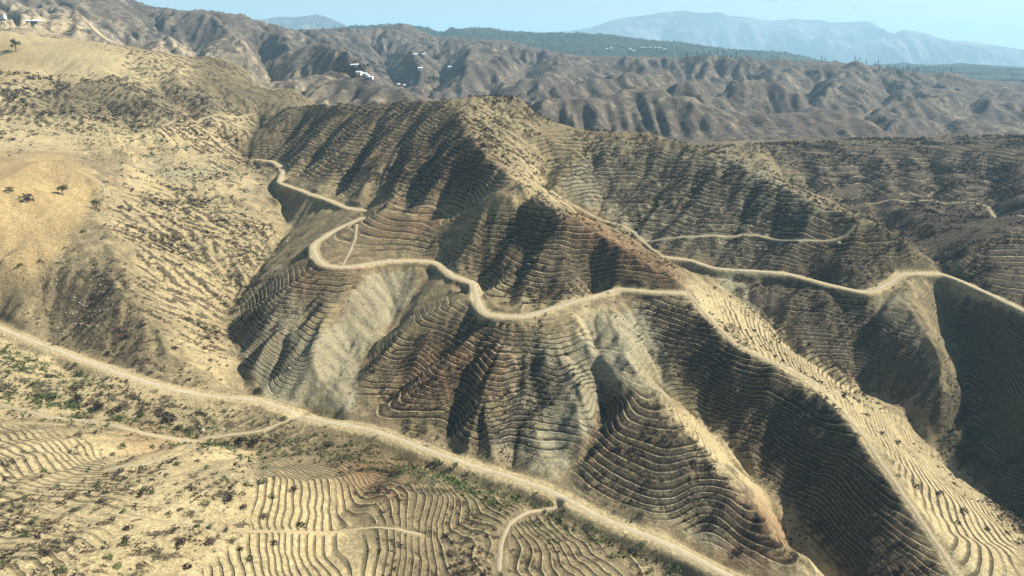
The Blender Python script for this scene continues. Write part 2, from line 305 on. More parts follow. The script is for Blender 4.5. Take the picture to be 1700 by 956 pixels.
# far relief
fX, fY = np.meshgrid(FX0+np.arange(FNX)*FDX, FY0+np.arange(FNY)*FDX)
edge = np.clip((fY-750)/120, 0, 1); forest_f = np.clip((fY-2300)/400, 0, 1)
Zf = blur(Zf, 1, 1)+edge*(16*(0.6-2*np.abs(fbm(fX/420, fY/420, 51, 2)))+4*fbm(fX/120, fY/120, 54, 3)+2*fbm(fX/50, fY/50, 57, 3))
Zf0 = Zf.copy(); Zf = fluvial(Zf, FDX, 9, 0.10, 0.5, 0.0, 85)
Zf = Zf0+(Zf-Zf0)*edge*(1-0.5*forest_f)
b, a = np.gradient(blur(Zf, 1), FDX); sl = np.clip((np.hypot(a, b)-0.05)/0.3, 0, 1)
Zf = Zf+edge*sl*np.clip((fY-700)/500, 0.3, 1)*(22.0*(0.5-np.abs(gullies(fX, fY, a, b, 1/230.0, 37)))+8.0*(0.5-np.abs(gullies(fX, fY, a, b, 1/70.0, 41)))*2)
b, a = np.gradient(blur(Zf, 1), FDX); FSTREAK = gullies(fX, fY, a, b, 1/30.0, 43); Zf = Zf+edge*sl*3.0*FSTREAK
# road corridors graded into the relief
ROADW = []
def grade(P, half, soft=3.5):
    S = spline(P, 1.0); D = np.full(gX.shape, 1e9); H = np.zeros(gX.shape); R = half+soft+1
    for x, y, z in S:
        i0, i1 = int(max(0, x-R-NX0)), int(min(NNX, x+R-NX0+2)); j0, j1 = int(max(0, y-R-NY0)), int(min(NNY, y+R-NY0+2))
        if i1 <= i0 or j1 <= j0: continue
        d = np.hypot(gX[j0:j1, i0:i1]-x, gY[j0:j1, i0:i1]-y); m = d < D[j0:j1, i0:i1]
        D[j0:j1, i0:i1][m] = d[m]; H[j0:j1, i0:i1][m] = z
    t = np.clip((half+soft-D)/soft, 0, 1); t = t*t*(3-2*t)
    return t, H
def ground_line(P):          # drape on the relief, heights smoothed along the way
    S = spline([(p[0], p[1], 0) for p in P], 3.0); h = bil(blur(Zn, 2), NX0, NY0, NDX, S[:, 0], S[:, 1])
    for _ in range(6): h[1:-1] = (h[:-2]+2*h[1:-1]+h[2:])/4
    S[:, 2] = h; return [tuple(q) for q in S]
TRACKS_UV = [   # name, label, half width, trace
 ('dirt_track', 'pale dirt track following the crest of the long right-hand spur', 1.16, [(1142,488),(1180,530),(1228,575),(1308,613),(1398,686),(1460,763),(1522,856),(1588,954)]),
 ('dirt_track', 'pale branch track climbing from the valley road onto the terraced foreground', 1.09, [(925,842),(880,848),(848,868),(832,900),(828,950)]),
 ('dirt_track', 'track from the roadside bend down to the foreground junction', 1.09, [(505,690),(440,715),(370,722),(330,735),(300,752),(240,770),(180,780)]),
 ('dirt_track', 'sandy track entering from the left edge towards the foreground junction', 1.36, [(0,675),(70,690),(150,702),(230,718),(300,732),(330,735)]),
 ('dirt_track', 'faint straight track crossing the foreground terraces', 0.4, [(200,850),(270,866),(400,882),(560,885),(700,890)]),
 ('dirt_track', 'upper hillside track from the left edge to the saddle', 1.16, [(0,204),(60,212),(120,225),(165,229),(215,226),(260,213),(300,200),(350,193),(420,188)]),
 ('dirt_track', 'lower hillside track skirting the dry field', 1.09, [(0,240),(60,236),(120,232),(160,228)]),
 ('dirt_track', 'faint track under the shoulder above the grey scree slope', 0.82, [(0,246),(70,250),(150,253),(240,251),(330,262),(420,264)]),
 ('dirt_track', 'pale track contouring the terraced hill above the east road', 1.16, [(1068,402),(1120,396),(1180,390),(1260,390),(1330,397),(1380,402),(1405,390),(1420,372)]),
 ('dirt_track', 'gully track descending to the right of the peak', 1.09, [(915,318),(955,340),(1000,366),(1050,388),(1085,412),(1100,426)]),
 ('dirt_track', 'track crossing the dark back ridge at the right', 1.09, [(1440,338),(1500,335),(1580,337),(1640,344),(1700,358)]),
 ('dirt_track', 'short steep track down the face of the round knob', 1.02, [(592,372),(590,395),(580,420),(568,441)]),
 ('dirt_track', 'thin dark plough line across the tan field', 0.5, [(-10,381),(40,368),(90,355),(140,340)]),
 ('dirt_track', 'faint looping track round the top of the tan field', 0.9, [(125,281),(150,292),(170,308),(172,322),(150,335)]),
 ('dirt_track', 'thin track crossing the knob below the peak', 0.88, [(655,342),(690,344),(730,350),(765,352),(785,346)]),
]
ROADS = [('dirt_road', 'long pale dirt road running along the valley floor', 1.65, ROAD_VALLEY), ('dirt_road', 'winding pale dirt road round the head of the west gully', 1.5, ROAD_MID),
 ('dirt_road', 'pale dirt road looping across the middle of the terraced hill', 2.0, ROAD_LOOP), ('dirt_road', 'pale dirt road along the eastern hillside', 1.5, ROAD_EAST)]
for nm, lb, hw, uv in TRACKS_UV:
    ROADS.append((nm, lb, hw, ground_line(raycast(uv))))
RMASK = np.zeros(gX.shape); RPALE = np.zeros(gX.shape)
for k, (nm, lb, hw, P) in enumerate(ROADS):
    t, H = grade(P, hw+(0.6 if k < 4 else 0.35), (5.0, 2.6, 2.6, 2.6)[k] if k < 4 else 0.9); Zn = Zn*(1-t)+H*t; RMASK = np.maximum(RMASK, t); RPALE = np.maximum(RPALE, t*(1.0 if k < 5 else 0.25))
AMP = amp
def hmix(X, Y):
    zn = bil(Zn, NX0, NY0, NDX, X, Y); zf = bil(Zf, FX0, FY0, FDX, X, Y)
    t = np.clip((Y-730)/80, 0, 1); t = t*t*(3-2*t); return zn*(1-t)+zf*t

# ------------------------------------------------------------------ land-use map: which ground carries terraces, scrub, clay ...
MW, MH = 850, 478
mu, mv = np.meshgrid(np.arange(MW)*2.0, np.arange(MH)*2.0)
def poly(P):
    ins = np.zeros((MH, MW), bool); n = len(P)
    for i in range(n):
        (x1, y1), (x2, y2) = P[i], P[(i+1) % n]
        if y1 == y2: continue
        ins ^= ((y1 > mv) != (y2 > mv)) & (mu < (x2-x1)*(mv-y1)/(y2-y1)+x1)
    return ins
def region(polys, r=3):
    m = np.zeros((MH, MW))
    for q in polys:
        val = 1.0
        if isinstance(q[0], (int, float)): val, q = q[0], q[1]
        m = np.maximum(m, val*poly(q))
    return blur(m, r)
TERR = region([
 [(395,242),(440,215),(500,180),(745,168),(765,225),(800,262),(850,300),(770,345),(640,338),(560,320),(480,290),(410,262)],
 [(590,352),(780,347),(735,395),(718,432),(580,438),(535,432),(535,405)],
 [(745,430),(790,355),(880,335),(960,368),(1130,458),(1122,478),(1020,472),(985,482),(900,512),(820,520),(795,470)],
 [(376,540),(400,490),(490,440),(600,455),(560,500),(530,560),(500,640),(440,650),(412,635)],
 [(592,668),(604,595),(700,520),(775,485),(800,530),(700,612),(625,692)],
 [(802,532),(900,530),(985,600),(1000,690),(960,730),(925,760),(780,735),(620,700),(700,614)],
 (0.7,[(905,530),(960,535),(1080,640),(1060,650)]), (0.6,[(1040,520),(1090,600),(1100,650),(1040,600)]),
 [(990,655),(1075,650),(1160,722),(1240,830),(1360,952),(1240,930),(1120,870),(945,810),(960,770),(1000,700)],
 [(1045,492),(1130,490),(1200,568),(1300,615),(1400,690),(1460,770),(1570,956),(1400,956),(1330,880),(1250,770),(1110,650),(1085,570)],
 (0.8,[(1160,470),(1235,515),(1300,565),(1420,640),(1520,730),(1680,870),(1690,956),(1600,956),(1500,790),(1400,670),(1240,570)]),
 [(1290,480),(1440,490),(1510,530),(1530,600),(1400,650),(1330,580)],
 [(885,222),(985,225),(1180,252),(1300,305),(1420,362),(1500,405),(1540,445),(1440,482),(1090,420),(1000,362),(910,300)],
 (0.8,[(1265,245),(1450,236),(1690,235),(1690,330),(1480,330),(1340,310)]),
 (0.9,[(1580,450),(1700,372),(1700,505),(1620,475)]), (0.8,[(1530,480),(1700,530),(1700,850),(1600,700)]),
 [(430,765),(560,752),(720,778),(900,855),(1130,940),(1100,956),(330,956),(420,890)],
 (0.9,[(0,700),(150,735),(210,800),(190,900),(60,956),(0,956)]), (0.8,[(380,672),(470,676),(560,705),(530,735),(400,730),(330,690)]),
], 4)
NOTERR = region([[(620,460),(690,450),(670,500),(605,580),(590,650),(550,640),(588,540)], [(1380,420),(1430,470),(1480,450),(1440,490),(1360,470),(1300,455)], [(1030,500),(1060,560),(1110,660),(1080,640),(1040,560)],
 [(640,715),(900,770),(930,800),(760,760)], [(800,200),(860,170),(905,300),(1000,362),(1110,440),(1130,460),(980,370),(870,295),(820,250)], [(600,250),(650,250),(640,330),(590,330)]], 4)
TERR = TERR*(1-0.92*NOTERR)
PALE = region([
 (0.9,[(1160,470),(1235,515),(1300,565),(1420,640),(1520,730),(1680,870),(1690,956),(1600,956),(1500,790),(1400,680),(1240,580),(1140,500)]), 
 (0.8,[(0,720),(200,735),(330,740),(430,765),(420,890),(330,956),(0,956)]), (0.55,[(420,770),(560,830),(640,956),(330,956)]),
 (0.35,[(760,165),(860,160),(905,300),(1000,362),(1110,440),(1130,460),(960,370),(850,295),(790,250)]),
 (0.8,[(0,40),(200,80),(330,100),(300,150),(100,130),(0,200)]), (0.45,[(160,330),(300,290),(480,370),(380,520),(400,640),(320,600)]), (0.7,[(200,260),(380,270),(440,310),(360,330),(220,300)]),
 (0.9,[(940,520),(985,500),(1070,640),(1020,630)]), (1.0,[(1080,650),(1170,710),(1380,956),(1330,956),(1150,740)]), (0.5,[(0,560),(300,650),(430,680),(330,720),(0,690)]), (1.0,[(1030,500),(1060,560),(1110,660),(1080,640),(1040,560)]),
 (0.7,[(0,190),(200,200),(420,190),(400,250),(250,240),(0,250)]),
], 8)
CLAY = region([
 (1.0,[(600,455),(700,445),(680,500),(600,590),(590,690),(440,660),(420,600),(560,540)]), (0.7,[(802,560),(1000,560),(1000,690),(930,800),(800,760),(840,650)]), (0.8,[(960,520),(1110,500),(1120,660),(1000,640)]),
 (0.9,[(1000,230),(1230,260),(1400,360),(1280,450),(1080,410),(920,310)]), (0.8,[(1180,440),(1300,455),(1280,540),(1200,480)]), (0.7,[(220,260),(380,275),(420,300),(280,310)]), (0.6,[(940,780),(1150,740),(1330,956),(1200,930)]), (0.5,[(1300,500),(1500,480),(1560,600),(1400,640)]), (0.6,[(470,420),(400,480),(375,540),(420,640),(520,540)]),
], 5)
RUST = region([(1.0,[(960,350),(1130,455),(1120,480),(1000,440),(930,370)]), (0.8,[(700,560),(860,560),(840,640),(660,680),(620,700)]), (0.7,[(500,440),(640,445),(520,480),(440,480)]), (0.7,[(570,750),(720,775),(640,830),(560,800)]), (0.8,[(1210,800),(1290,850),(1340,940),(1200,930)]),
 (0.6,[(640,345),(780,350),(720,400),(600,400)]), (0.6,[(620,250),(780,230),(840,290),(740,320)]), (0.5,[(1100,560),(1250,640),(1300,800),(1200,700)]), (0.7,[(1300,700),(1450,800),(1540,956),(1400,956)]), (0.5,[(220,690),(330,740),(200,760)])], 9)
FIELD = region([[(0,262),(60,255),(120,262),(160,300),(150,345),(110,410),(60,440),(0,450)]], 4)+0.6*region([[(0,60),(60,80),(60,120),(0,140)], [(0,440),(60,430),(100,420),(60,470),(0,490)]], 6)
SCRUB = region([(0.6,[(760,165),(870,160),(905,300),(1000,362),(1110,440),(960,370),(850,295),(790,250)]),(0.58,[(0,0),(1700,0),(1700,260),(1200,250),(870,215),(860,158),(500,175),(300,200),(200,100),(0,40)]), (0.7,[(395,242),(500,180),(745,168),(840,290),(760,345),(480,290)]), (0.75,[(745,430),(790,355),(880,335),(1130,458),(1122,478),(900,512),(795,470)]),
 (0.65,[(376,540),(490,440),(600,455),(530,520),(440,560)]), (0.8,[(604,595),(775,485),(800,530),(620,690)]), (0.7,[(802,532),(900,530),(960,640),(850,780),(620,700)]), (0.85,[(990,655),(1075,650),(1160,722),(1240,830),(1330,940),(945,810)]),
 (0.9,[(1045,492),(1130,490),(1300,615),(1400,690),(1570,956),(1400,956),(1085,570)]), (0.85,[(1180,430),(1440,490),(1560,600),(1560,700),(1400,640),(1250,520)]), (0.8,[(910,240),(1180,252),(1300,305),(1540,445),(1440,482),(1090,420)]),
 (0.95,[(1250,245),(1700,230),(1700,370),(1560,450),(1420,350)]), (1.0,[(1565,450),(1700,370),(1700,900),(1540,720),(1600,600)]), (0.60,[(0,110),(300,120),(500,150),(400,330),(280,240),(0,230)]), (0.68,[(60,440),(180,420),(260,600),(400,650),(240,630),(60,560)]), (0.60,[(160,330),(300,280),(470,370),(390,620),(260,560)]),
 (0.6,[(0,570),(260,650),(440,690),(700,770),(930,850),(1180,956),(1100,950),(500,760),(0,670)]), (0.45,[(0,720),(430,765),(420,890),(330,956),(0,956)]), (0.5,[(600,760),(900,850),(1130,940),(900,956),(640,956)])], 10)
GREEN = region([(1.0,[(0,650),(60,650),(220,690),(330,715),(440,730),(560,735),(700,765),(900,820),(930,850),(1060,900),(1180,950),(1140,956),(1000,910),(850,850),(560,752),(330,735),(180,700),(0,680)]), (0.5,[(0,570),(130,600),(230,650),(0,640)]), (0.5,[(1550,700),(1700,600),(1700,850)]), (0.4,[(130,210),(300,225),(260,260),(140,250)])], 6)
def lookup(M, U, V): return bil(M, 0, 0, 2.0, U, V)

# ------------------------------------------------------------------ material helpers
class NT:
    def __init__(s, name, rough=0.95):
        s.m = bpy.data.materials.new(name); s.m.use_nodes = True; s.t = s.m.node_tree; s.b = s.t.nodes['Principled BSDF']
        s.b.inputs['Roughness'].default_value = rough; s.b.inputs['Specular IOR Level'].default_value = 0.15
        s.pos = s.t.nodes.new('ShaderNodeNewGeometry').outputs['Position']
    def n(s, t, **k):
        q = s.t.nodes.new(t)
        for a, b in k.items(): setattr(q, a, b)
        return q
    def put(s, sock, v):
        if isinstance(v, bpy.types.NodeSocket): s.t.links.new(v, sock)
        else: sock.default_value = v
    def math(s, op, a, b=0.0, c=0.0, clamp=False):
        q = s.n('ShaderNodeMath', operation=op, use_clamp=clamp)
        for i, x in enumerate((a, b, c)): s.put(q.inputs[i], x)
        return q.outputs[0]
    def noise(s, scale, detail=4, rough=0.55, vec=None, dist=0.0):
        q = s.n('ShaderNodeTexNoise'); s.put(q.inputs['Vector'], vec or s.pos); q.inputs['Scale'].default_value = scale; q.inputs['Detail'].default_value = detail
        q.inputs['Roughness'].default_value = rough; q.inputs['Distortion'].default_value = dist; return q.outputs['Fac']
    def ramp(s, f, a, b, lo=0.0, hi=1.0):
        q = s.n('ShaderNodeMapRange', interpolation_type='SMOOTHSTEP'); s.put(q.inputs[0], f); s.put(q.inputs[1], a); s.put(q.inputs[2], b); s.put(q.inputs[3], lo); s.put(q.inputs[4], hi); return q.outputs[0]
    def mix(s, f, a, b):
        q = s.n('ShaderNodeMix', data_type='RGBA'); s.put(q.inputs[0], f)
        for i, x in ((6, a), (7, b)): s.put(q.inputs[i], (*x, 1) if isinstance(x, tuple) and len(x) == 3 else x)
        return q.outputs[2]
    def attr(s, name): q = s.n('ShaderNodeAttribute', attribute_name=name); return q
    def bump(s, h, dist, strength=1.0, nrm=None):
        q = s.n('ShaderNodeBump'); q.inputs['Strength'].default_value = strength; q.inputs['Distance'].default_value = dist; s.put(q.inputs['Height'], h)
        if nrm is not None: s.put(q.inputs['Normal'], nrm)
        return q.outputs[0]
    def color(s, c): s.put(s.b.inputs['Base Color'], (*c, 1) if isinstance(c, tuple) else c)
    def normal(s, nn): s.put(s.b.inputs['Normal'], nn)

SAND = (0.39, 0.305, 0.16); PALESAND = (0.50, 0.41, 0.235); CLAYC = (0.275, 0.242, 0.152); RUSTC = (0.17, 0.080, 0.038); SCRUBC = (0.030, 0.0235, 0.016); FIELDC = (0.35, 0.25, 0.12); GREENC = (0.075, 0.085, 0.03)
SOIL = (0.175, 0.137, 0.076)
def terrain_material():
    t = NT('burnt_hill_soil')
    A, B = t.attr('cover'), t.attr('soil')
    sa = t.n('ShaderNodeSeparateColor'); t.put(sa.inputs[0], A.outputs['Color']); terr, scrub, rust = sa.outputs
    sb = t.n('ShaderNodeSeparateColor'); t.put(sb.inputs[0], B.outputs['Color']); clay, pale, field = sb.outputs
    green = B.outputs['Alpha']; streak = t.attr('streak').outputs['Fac']; ph_ = t.attr('terrace').outputs['Fac']
    n50 = t.noise(0.03, 4); n8 = t.noise(0.16, 5, 0.6); n2 = t.noise(0.55, 5, 0.65); nf = t.noise(2.6, 4, 0.7); nq = t.noise(0.9, 3, 0.6)
    clay = t.ramp(t.math('ADD', clay, t.math('ADD', t.math('MULTIPLY', t.math('SUBTRACT', n8, 0.5), 1.2), t.math('ADD', t.math('MULTIPLY', t.math('SUBTRACT', n2, 0.5), 0.6), t.math('MULTIPLY', streak, 0.12)))), 0.3, 0.75)
    c = t.mix(t.ramp(t.math('ADD', n8, t.math('MULTIPLY', pale, 0.55)), 0.40, 0.85), SOIL, SAND)
    c = t.mix(t.math('MULTIPLY', t.ramp(n2, 0.35, 0.75), t.math('MULTIPLY', pale, 0.9)), c, PALESAND)
    c = t.mix(t.math('MULTIPLY', clay, t.ramp(n50, 0.25, 0.6, 0.45, 0.95)), c, CLAYC)
    c = t.mix(t.math('MULTIPLY', rust, t.ramp(t.math('ADD', n8, t.math('MULTIPLY', n2, 0.5)), 0.45, 0.78, 0.15, 1.0)), c, RUSTC)
    fc = t.mix(t.ramp(t.math('ADD', t.math('MULTIPLY', n8, 0.5), t.math('MULTIPLY', n2, 0.5)), 0.45, 0.72), FIELDC, (0.44, 0.34, 0.17))
    c = t.mix(field, c, fc)
    # dry burnt scrub: patchy, drawn out down the slope
    sv = t.math('ADD', t.math('MULTIPLY', n2, 0.45), t.math('ADD', t.math('MULTIPLY', n8, 0.65), t.math('MULTIPLY', streak, 0.10)))
    sv = t.math('ADD', sv, t.math('MULTIPLY', nf, 0.35))
    th = t.math('SUBTRACT', 1.02, t.math('MULTIPLY', scrub, 0.47))
    sf = t.ramp(t.math('SUBTRACT', sv, th), -0.02, 0.06)
    sf = t.math('MULTIPLY', sf, t.math('SUBTRACT', 1.0, t.math('MULTIPLY', field, 0.8)))
    scc = t.mix(t.ramp(nq, 0.35, 0.65), SCRUBC, (0.085, 0.062, 0.041))
    gsel = t.math('MULTIPLY', green, t.ramp(n2, 0.42, 0.6))
    scc = t.mix(gsel, scc, GREENC)
    c = t.mix(t.math('MULTIPLY', sf, 0.88), c, scc)
    # terraces: pale bank lip with sun painted in, weedy ditch darkened with painted shade
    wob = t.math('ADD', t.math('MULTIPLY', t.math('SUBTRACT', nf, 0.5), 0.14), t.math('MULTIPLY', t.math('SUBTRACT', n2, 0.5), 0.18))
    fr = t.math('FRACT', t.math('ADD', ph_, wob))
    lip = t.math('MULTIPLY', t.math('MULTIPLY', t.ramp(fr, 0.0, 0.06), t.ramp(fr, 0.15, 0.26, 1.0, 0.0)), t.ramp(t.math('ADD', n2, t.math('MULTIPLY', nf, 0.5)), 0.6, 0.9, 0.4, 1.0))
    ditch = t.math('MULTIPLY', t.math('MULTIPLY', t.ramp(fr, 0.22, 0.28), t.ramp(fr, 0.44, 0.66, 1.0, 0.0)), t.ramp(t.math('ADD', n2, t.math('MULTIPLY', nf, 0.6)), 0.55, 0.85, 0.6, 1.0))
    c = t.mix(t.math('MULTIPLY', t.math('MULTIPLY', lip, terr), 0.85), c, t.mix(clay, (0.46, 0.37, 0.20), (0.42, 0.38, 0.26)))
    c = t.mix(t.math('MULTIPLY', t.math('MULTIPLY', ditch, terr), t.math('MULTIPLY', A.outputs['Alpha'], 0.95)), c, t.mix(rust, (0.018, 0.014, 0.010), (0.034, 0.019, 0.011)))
    v = t.math('MULTIPLY', t.math('MULTIPLY', t.ramp(nf, 0.2, 0.8, 0.7, 1.25), t.ramp(nq, 0.28, 0.72, 0.72, 1.22)), t.ramp(n50, 0.3, 0.7, 0.9, 1.1))
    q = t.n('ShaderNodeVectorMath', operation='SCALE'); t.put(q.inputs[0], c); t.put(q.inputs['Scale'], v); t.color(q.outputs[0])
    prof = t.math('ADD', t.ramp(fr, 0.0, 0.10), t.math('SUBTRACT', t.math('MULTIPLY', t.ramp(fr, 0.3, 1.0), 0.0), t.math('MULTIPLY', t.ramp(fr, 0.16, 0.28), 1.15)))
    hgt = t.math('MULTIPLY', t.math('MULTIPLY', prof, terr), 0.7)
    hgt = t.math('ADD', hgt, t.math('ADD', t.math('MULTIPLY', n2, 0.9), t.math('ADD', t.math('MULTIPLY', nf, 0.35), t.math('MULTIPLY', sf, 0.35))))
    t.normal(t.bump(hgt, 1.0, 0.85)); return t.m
def far_material(name='far_hill_ground'):
    t = NT(name); B = t.attr('soil'); sb = t.n('ShaderNodeSeparateColor'); t.put(sb.inputs[0], B.outputs['Color']); forest, pale, scrub = sb.outputs
    n1 = t.noise(0.004, 5); n2 = t.noise(0.02, 5, 0.6); n3 = t.noise(0.11, 4, 0.65); n4 = t.noise(0.4, 2, 0.6)
    c = t.mix(t.ramp(t.math('ADD', n2, t.math('MULTIPLY', pale, 0.4)), 0.4, 0.75), (0.085, 0.070, 0.054), (0.33, 0.265, 0.175))
    c = t.mix(t.math('MULTIPLY', pale, t.ramp(n1, 0.4, 0.65)), c, (0.42, 0.33, 0.185))
    sf = t.ramp(t.math('ADD', t.math('MULTIPLY', n3, 0.6), t.math('ADD', t.math('MULTIPLY', n2, 0.5), t.math('ADD', t.math('MULTIPLY', n4, 0.25), t.math('MULTIPLY', t.math('SUBTRACT', 0.5, scrub), 0.25)))), 0.60, 0.76)
    c = t.mix(t.math('MULTIPLY', sf, 0.8), c, (0.048, 0.040, 0.036))
    fz = t.ramp(t.math('ADD', forest, t.math('MULTIPLY', t.math('SUBTRACT', n2, 0.5), 1.2)), 0.35, 0.55)
    c = t.mix(fz, c, t.mix(t.ramp(n3, 0.3, 0.7), (0.02, 0.035, 0.022), (0.05, 0.068, 0.04)))
    t.color(c); hh = t.math('ADD', t.math('MULTIPLY', n3, 6.0), t.math('MULTIPLY', n4, 1.5)); hh = t.math('ADD', hh, t.math('MULTIPLY', fz, t.math('MULTIPLY', n3, 10.0)))
    t.normal(t.bump(hh, 1.0, 0.6)); return t.m
def road_material(name='packed_pale_dirt', dull=0.0):
    t = NT(name); n1 = t.noise(0.25, 4); n2 = t.noise(1.8, 4, 0.65)
    e = t.attr('edge').outputs['Fac']
    c = t.mix(t.ramp(n1, 0.3, 0.7), (0.38, 0.32, 0.20), (0.47, 0.405, 0.275))
    rut = t.math('MULTIPLY', t.ramp(t.math('ABSOLUTE', t.math('SUBTRACT', t.math('ABSOLUTE', e), 0.42)), 0.05, 0.22, 0.0, 1.0), 0.42)
    c = t.mix(rut, c, (0.36, 0.28, 0.17))
    c = t.mix(t.math('MULTIPLY', t.ramp(n2, 0.5, 0.75), 0.4), c, (0.34, 0.27, 0.16))
    c = t.mix(t.math('MULTIPLY', t.ramp(t.math('ADD', t.math('ABSOLUTE', e), t.math('ADD', t.math('MULTIPLY', t.math('SUBTRACT', n1, 0.5), 1.0), t.math('MULTIPLY', t.math('SUBTRACT', n2, 0.5), 0.9))), 0.7, 0.95), 0.85), c, SOIL)
    c = t.mix(dull, c, (0.30, 0.235, 0.14)); t.color(c); t.normal(t.bump(t.math('ADD', n2, t.math('MULTIPLY', n1, 2.0)), 0.25, 0.6)); return t.m

# ------------------------------------------------------------------ mesh helpers
def mesh_obj(name, verts, faces, mat=None, parent=None, smooth=True, kind=None, label=None, cat=None, group=None):
    me = bpy.data.meshes.new(name); V = np.asarray(verts, np.float32); F = np.asarray(faces, np.int32)
    k = F.shape[1]; me.vertices.add(len(V)); me.vertices.foreach_set('co', V.ravel()); me.loops.add(F.size); me.loops.foreach_set('vertex_index', F.ravel())
    me.polygons.add(len(F)); me.polygons.foreach_set('loop_start', np.arange(0, F.size, k, dtype=np.int32)); me.polygons.foreach_set('loop_total', np.full(len(F), k, np.int32))
    me.polygons.foreach_set('use_smooth', np.full(len(F), smooth)); me.update(calc_edges=True); 
    if mat: me.materials.append(mat)
    o = bpy.data.objects.new(name, me); C.objects.link(o)
    if parent: o.parent = parent
    tag(o, label, cat, group, kind); return o
def tag(o, label=None, cat=None, group=None, kind=None):
    for k, v in (('label', label), ('category', cat), ('group', group), ('kind', kind)):
        if v: o[k] = v
    return o
def attr_f(me, name, v): a = me.attributes.new(name, 'FLOAT', 'POINT'); a.data.foreach_set('value', np.asarray(v, np.float32).ravel())
def attr_c(me, name, cols): a = me.attributes.new(name, 'FLOAT_COLOR', 'POINT'); a.data.foreach_set('color', np.stack([np.asarray(q, np.float32).ravel() for q in cols], 1).ravel())
def gridfaces(r, c):
    a = (np.arange(r-1)[:, None]*c+np.arange(c-1)[None]).ravel(); return np.stack([a, a+1, a+c+1, a+c], 1)

# ------------------------------------------------------------------ near terrain
ROWS, COLS = 1060, 880
def row_dist(n):                      # denser where the slopes are seen large
    Yk = np.array([34, 100, 160, 400, 480, 560, 700, 826.0]); dk = np.array([3.0, 0.62, 0.42, 0.46, 0.55, 0.7, 1.1, 1.6])
    Yf = np.linspace(Yk[0], Yk[-1], 20000); cum = np.cumsum(1/np.interp(Yf, Yk, dk)); cum = (cum-cum[0])/(cum[-1]-cum[0]); return np.interp(np.linspace(0, 1, n), cum, Yf)
Yr = row_dist(ROWS); kk = np.linspace(-1, 1, COLS); kk = 0.86*kk+0.14*kk**5
HX = 0.80*Yr+62
VX = (HX[:, None]*kk[None]/0.93).clip(-639, 639); VY = np.repeat(Yr[:, None], COLS, 1)
zs = bil(blur(Zs_smooth, 5), NX0, NY0, NDX, VX, VY)
VZ = hmix(VX, VY)
U, Vv = project(VX, VY, VZ)
terr = lookup(TERR, U, Vv); rm = bil(RMASK, NX0, NY0, NDX, VX, VY); amp_v = bil(AMP, NX0, NY0, NDX, VX, VY)
brk = np.clip(1.5+1.6*fbm(VX/28, VY/28, 77, 3), 0.4, 1)
terr = terr*np.clip(1-1.4*rm, 0, 1)*np.clip(amp_v*4, 0, 1)*brk
RV = np.array(ROAD_VALLEY); fg = VY < np.interp(VX, RV[:, 0], RV[:, 1])
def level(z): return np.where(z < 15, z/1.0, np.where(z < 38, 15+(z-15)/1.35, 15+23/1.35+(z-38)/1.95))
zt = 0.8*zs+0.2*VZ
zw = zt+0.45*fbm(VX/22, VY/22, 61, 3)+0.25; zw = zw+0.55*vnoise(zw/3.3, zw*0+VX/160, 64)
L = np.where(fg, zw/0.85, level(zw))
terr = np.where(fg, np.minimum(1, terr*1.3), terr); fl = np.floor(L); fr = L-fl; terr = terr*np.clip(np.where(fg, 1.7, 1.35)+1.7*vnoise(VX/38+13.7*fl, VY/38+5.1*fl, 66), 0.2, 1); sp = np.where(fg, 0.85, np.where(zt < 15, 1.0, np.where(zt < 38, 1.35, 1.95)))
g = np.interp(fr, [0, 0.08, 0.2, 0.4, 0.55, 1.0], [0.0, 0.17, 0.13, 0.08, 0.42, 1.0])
VZ = VZ+terr*sp*(g-fr)*np.where(fg, 0.7, 1.0)
VZ = VZ+(0.25+0.35*lookup(CLAY, U, Vv)*(1-terr))*fbm(VX/3.1, VY/3.1, 91, 3)*(1-rm)+0.5*lookup(CLAY, U, Vv)*(1-terr)*(1-rm)*bil(E3, NX0, NY0, NDX, VX, VY)
for px_, py__, pz_ in raycast([(817.5, 541.5), (829, 541), (841, 541.5), (855, 540.5)]):      # four dug pits below the hairpin
    VZ = VZ-1.3*np.clip((0.95-np.maximum(np.abs(VX-px_), np.abs(VY-py__)))/0.35, 0, 1)
nt_faces = gridfaces(ROWS, COLS)
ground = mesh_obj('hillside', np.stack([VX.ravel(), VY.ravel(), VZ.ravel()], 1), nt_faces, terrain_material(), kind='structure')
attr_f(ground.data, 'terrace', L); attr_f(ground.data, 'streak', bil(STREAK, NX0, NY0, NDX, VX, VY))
attr_c(ground.data, 'cover', [terr, lookup(SCRUB, U, Vv)*(1-np.clip(rm*1.6-0.6, 0, 1)), lookup(RUST, U, Vv)*(1-0.5*rm), np.where(fg, 0.62, 1.0)])
attr_c(ground.data, 'soil', [lookup(CLAY, U, Vv), np.maximum(lookup(PALE, U, Vv), 0.6*np.clip(bil(RPALE, NX0, NY0, NDX, VX, VY)*2-1, 0, 1)), lookup(FIELD, U, Vv), lookup(GREEN, U, Vv)])
def zground(x, y):                    # height of the finished near surface
    x, y = np.asarray(x, float), np.asarray(y, float)
    return hmix(x, y)

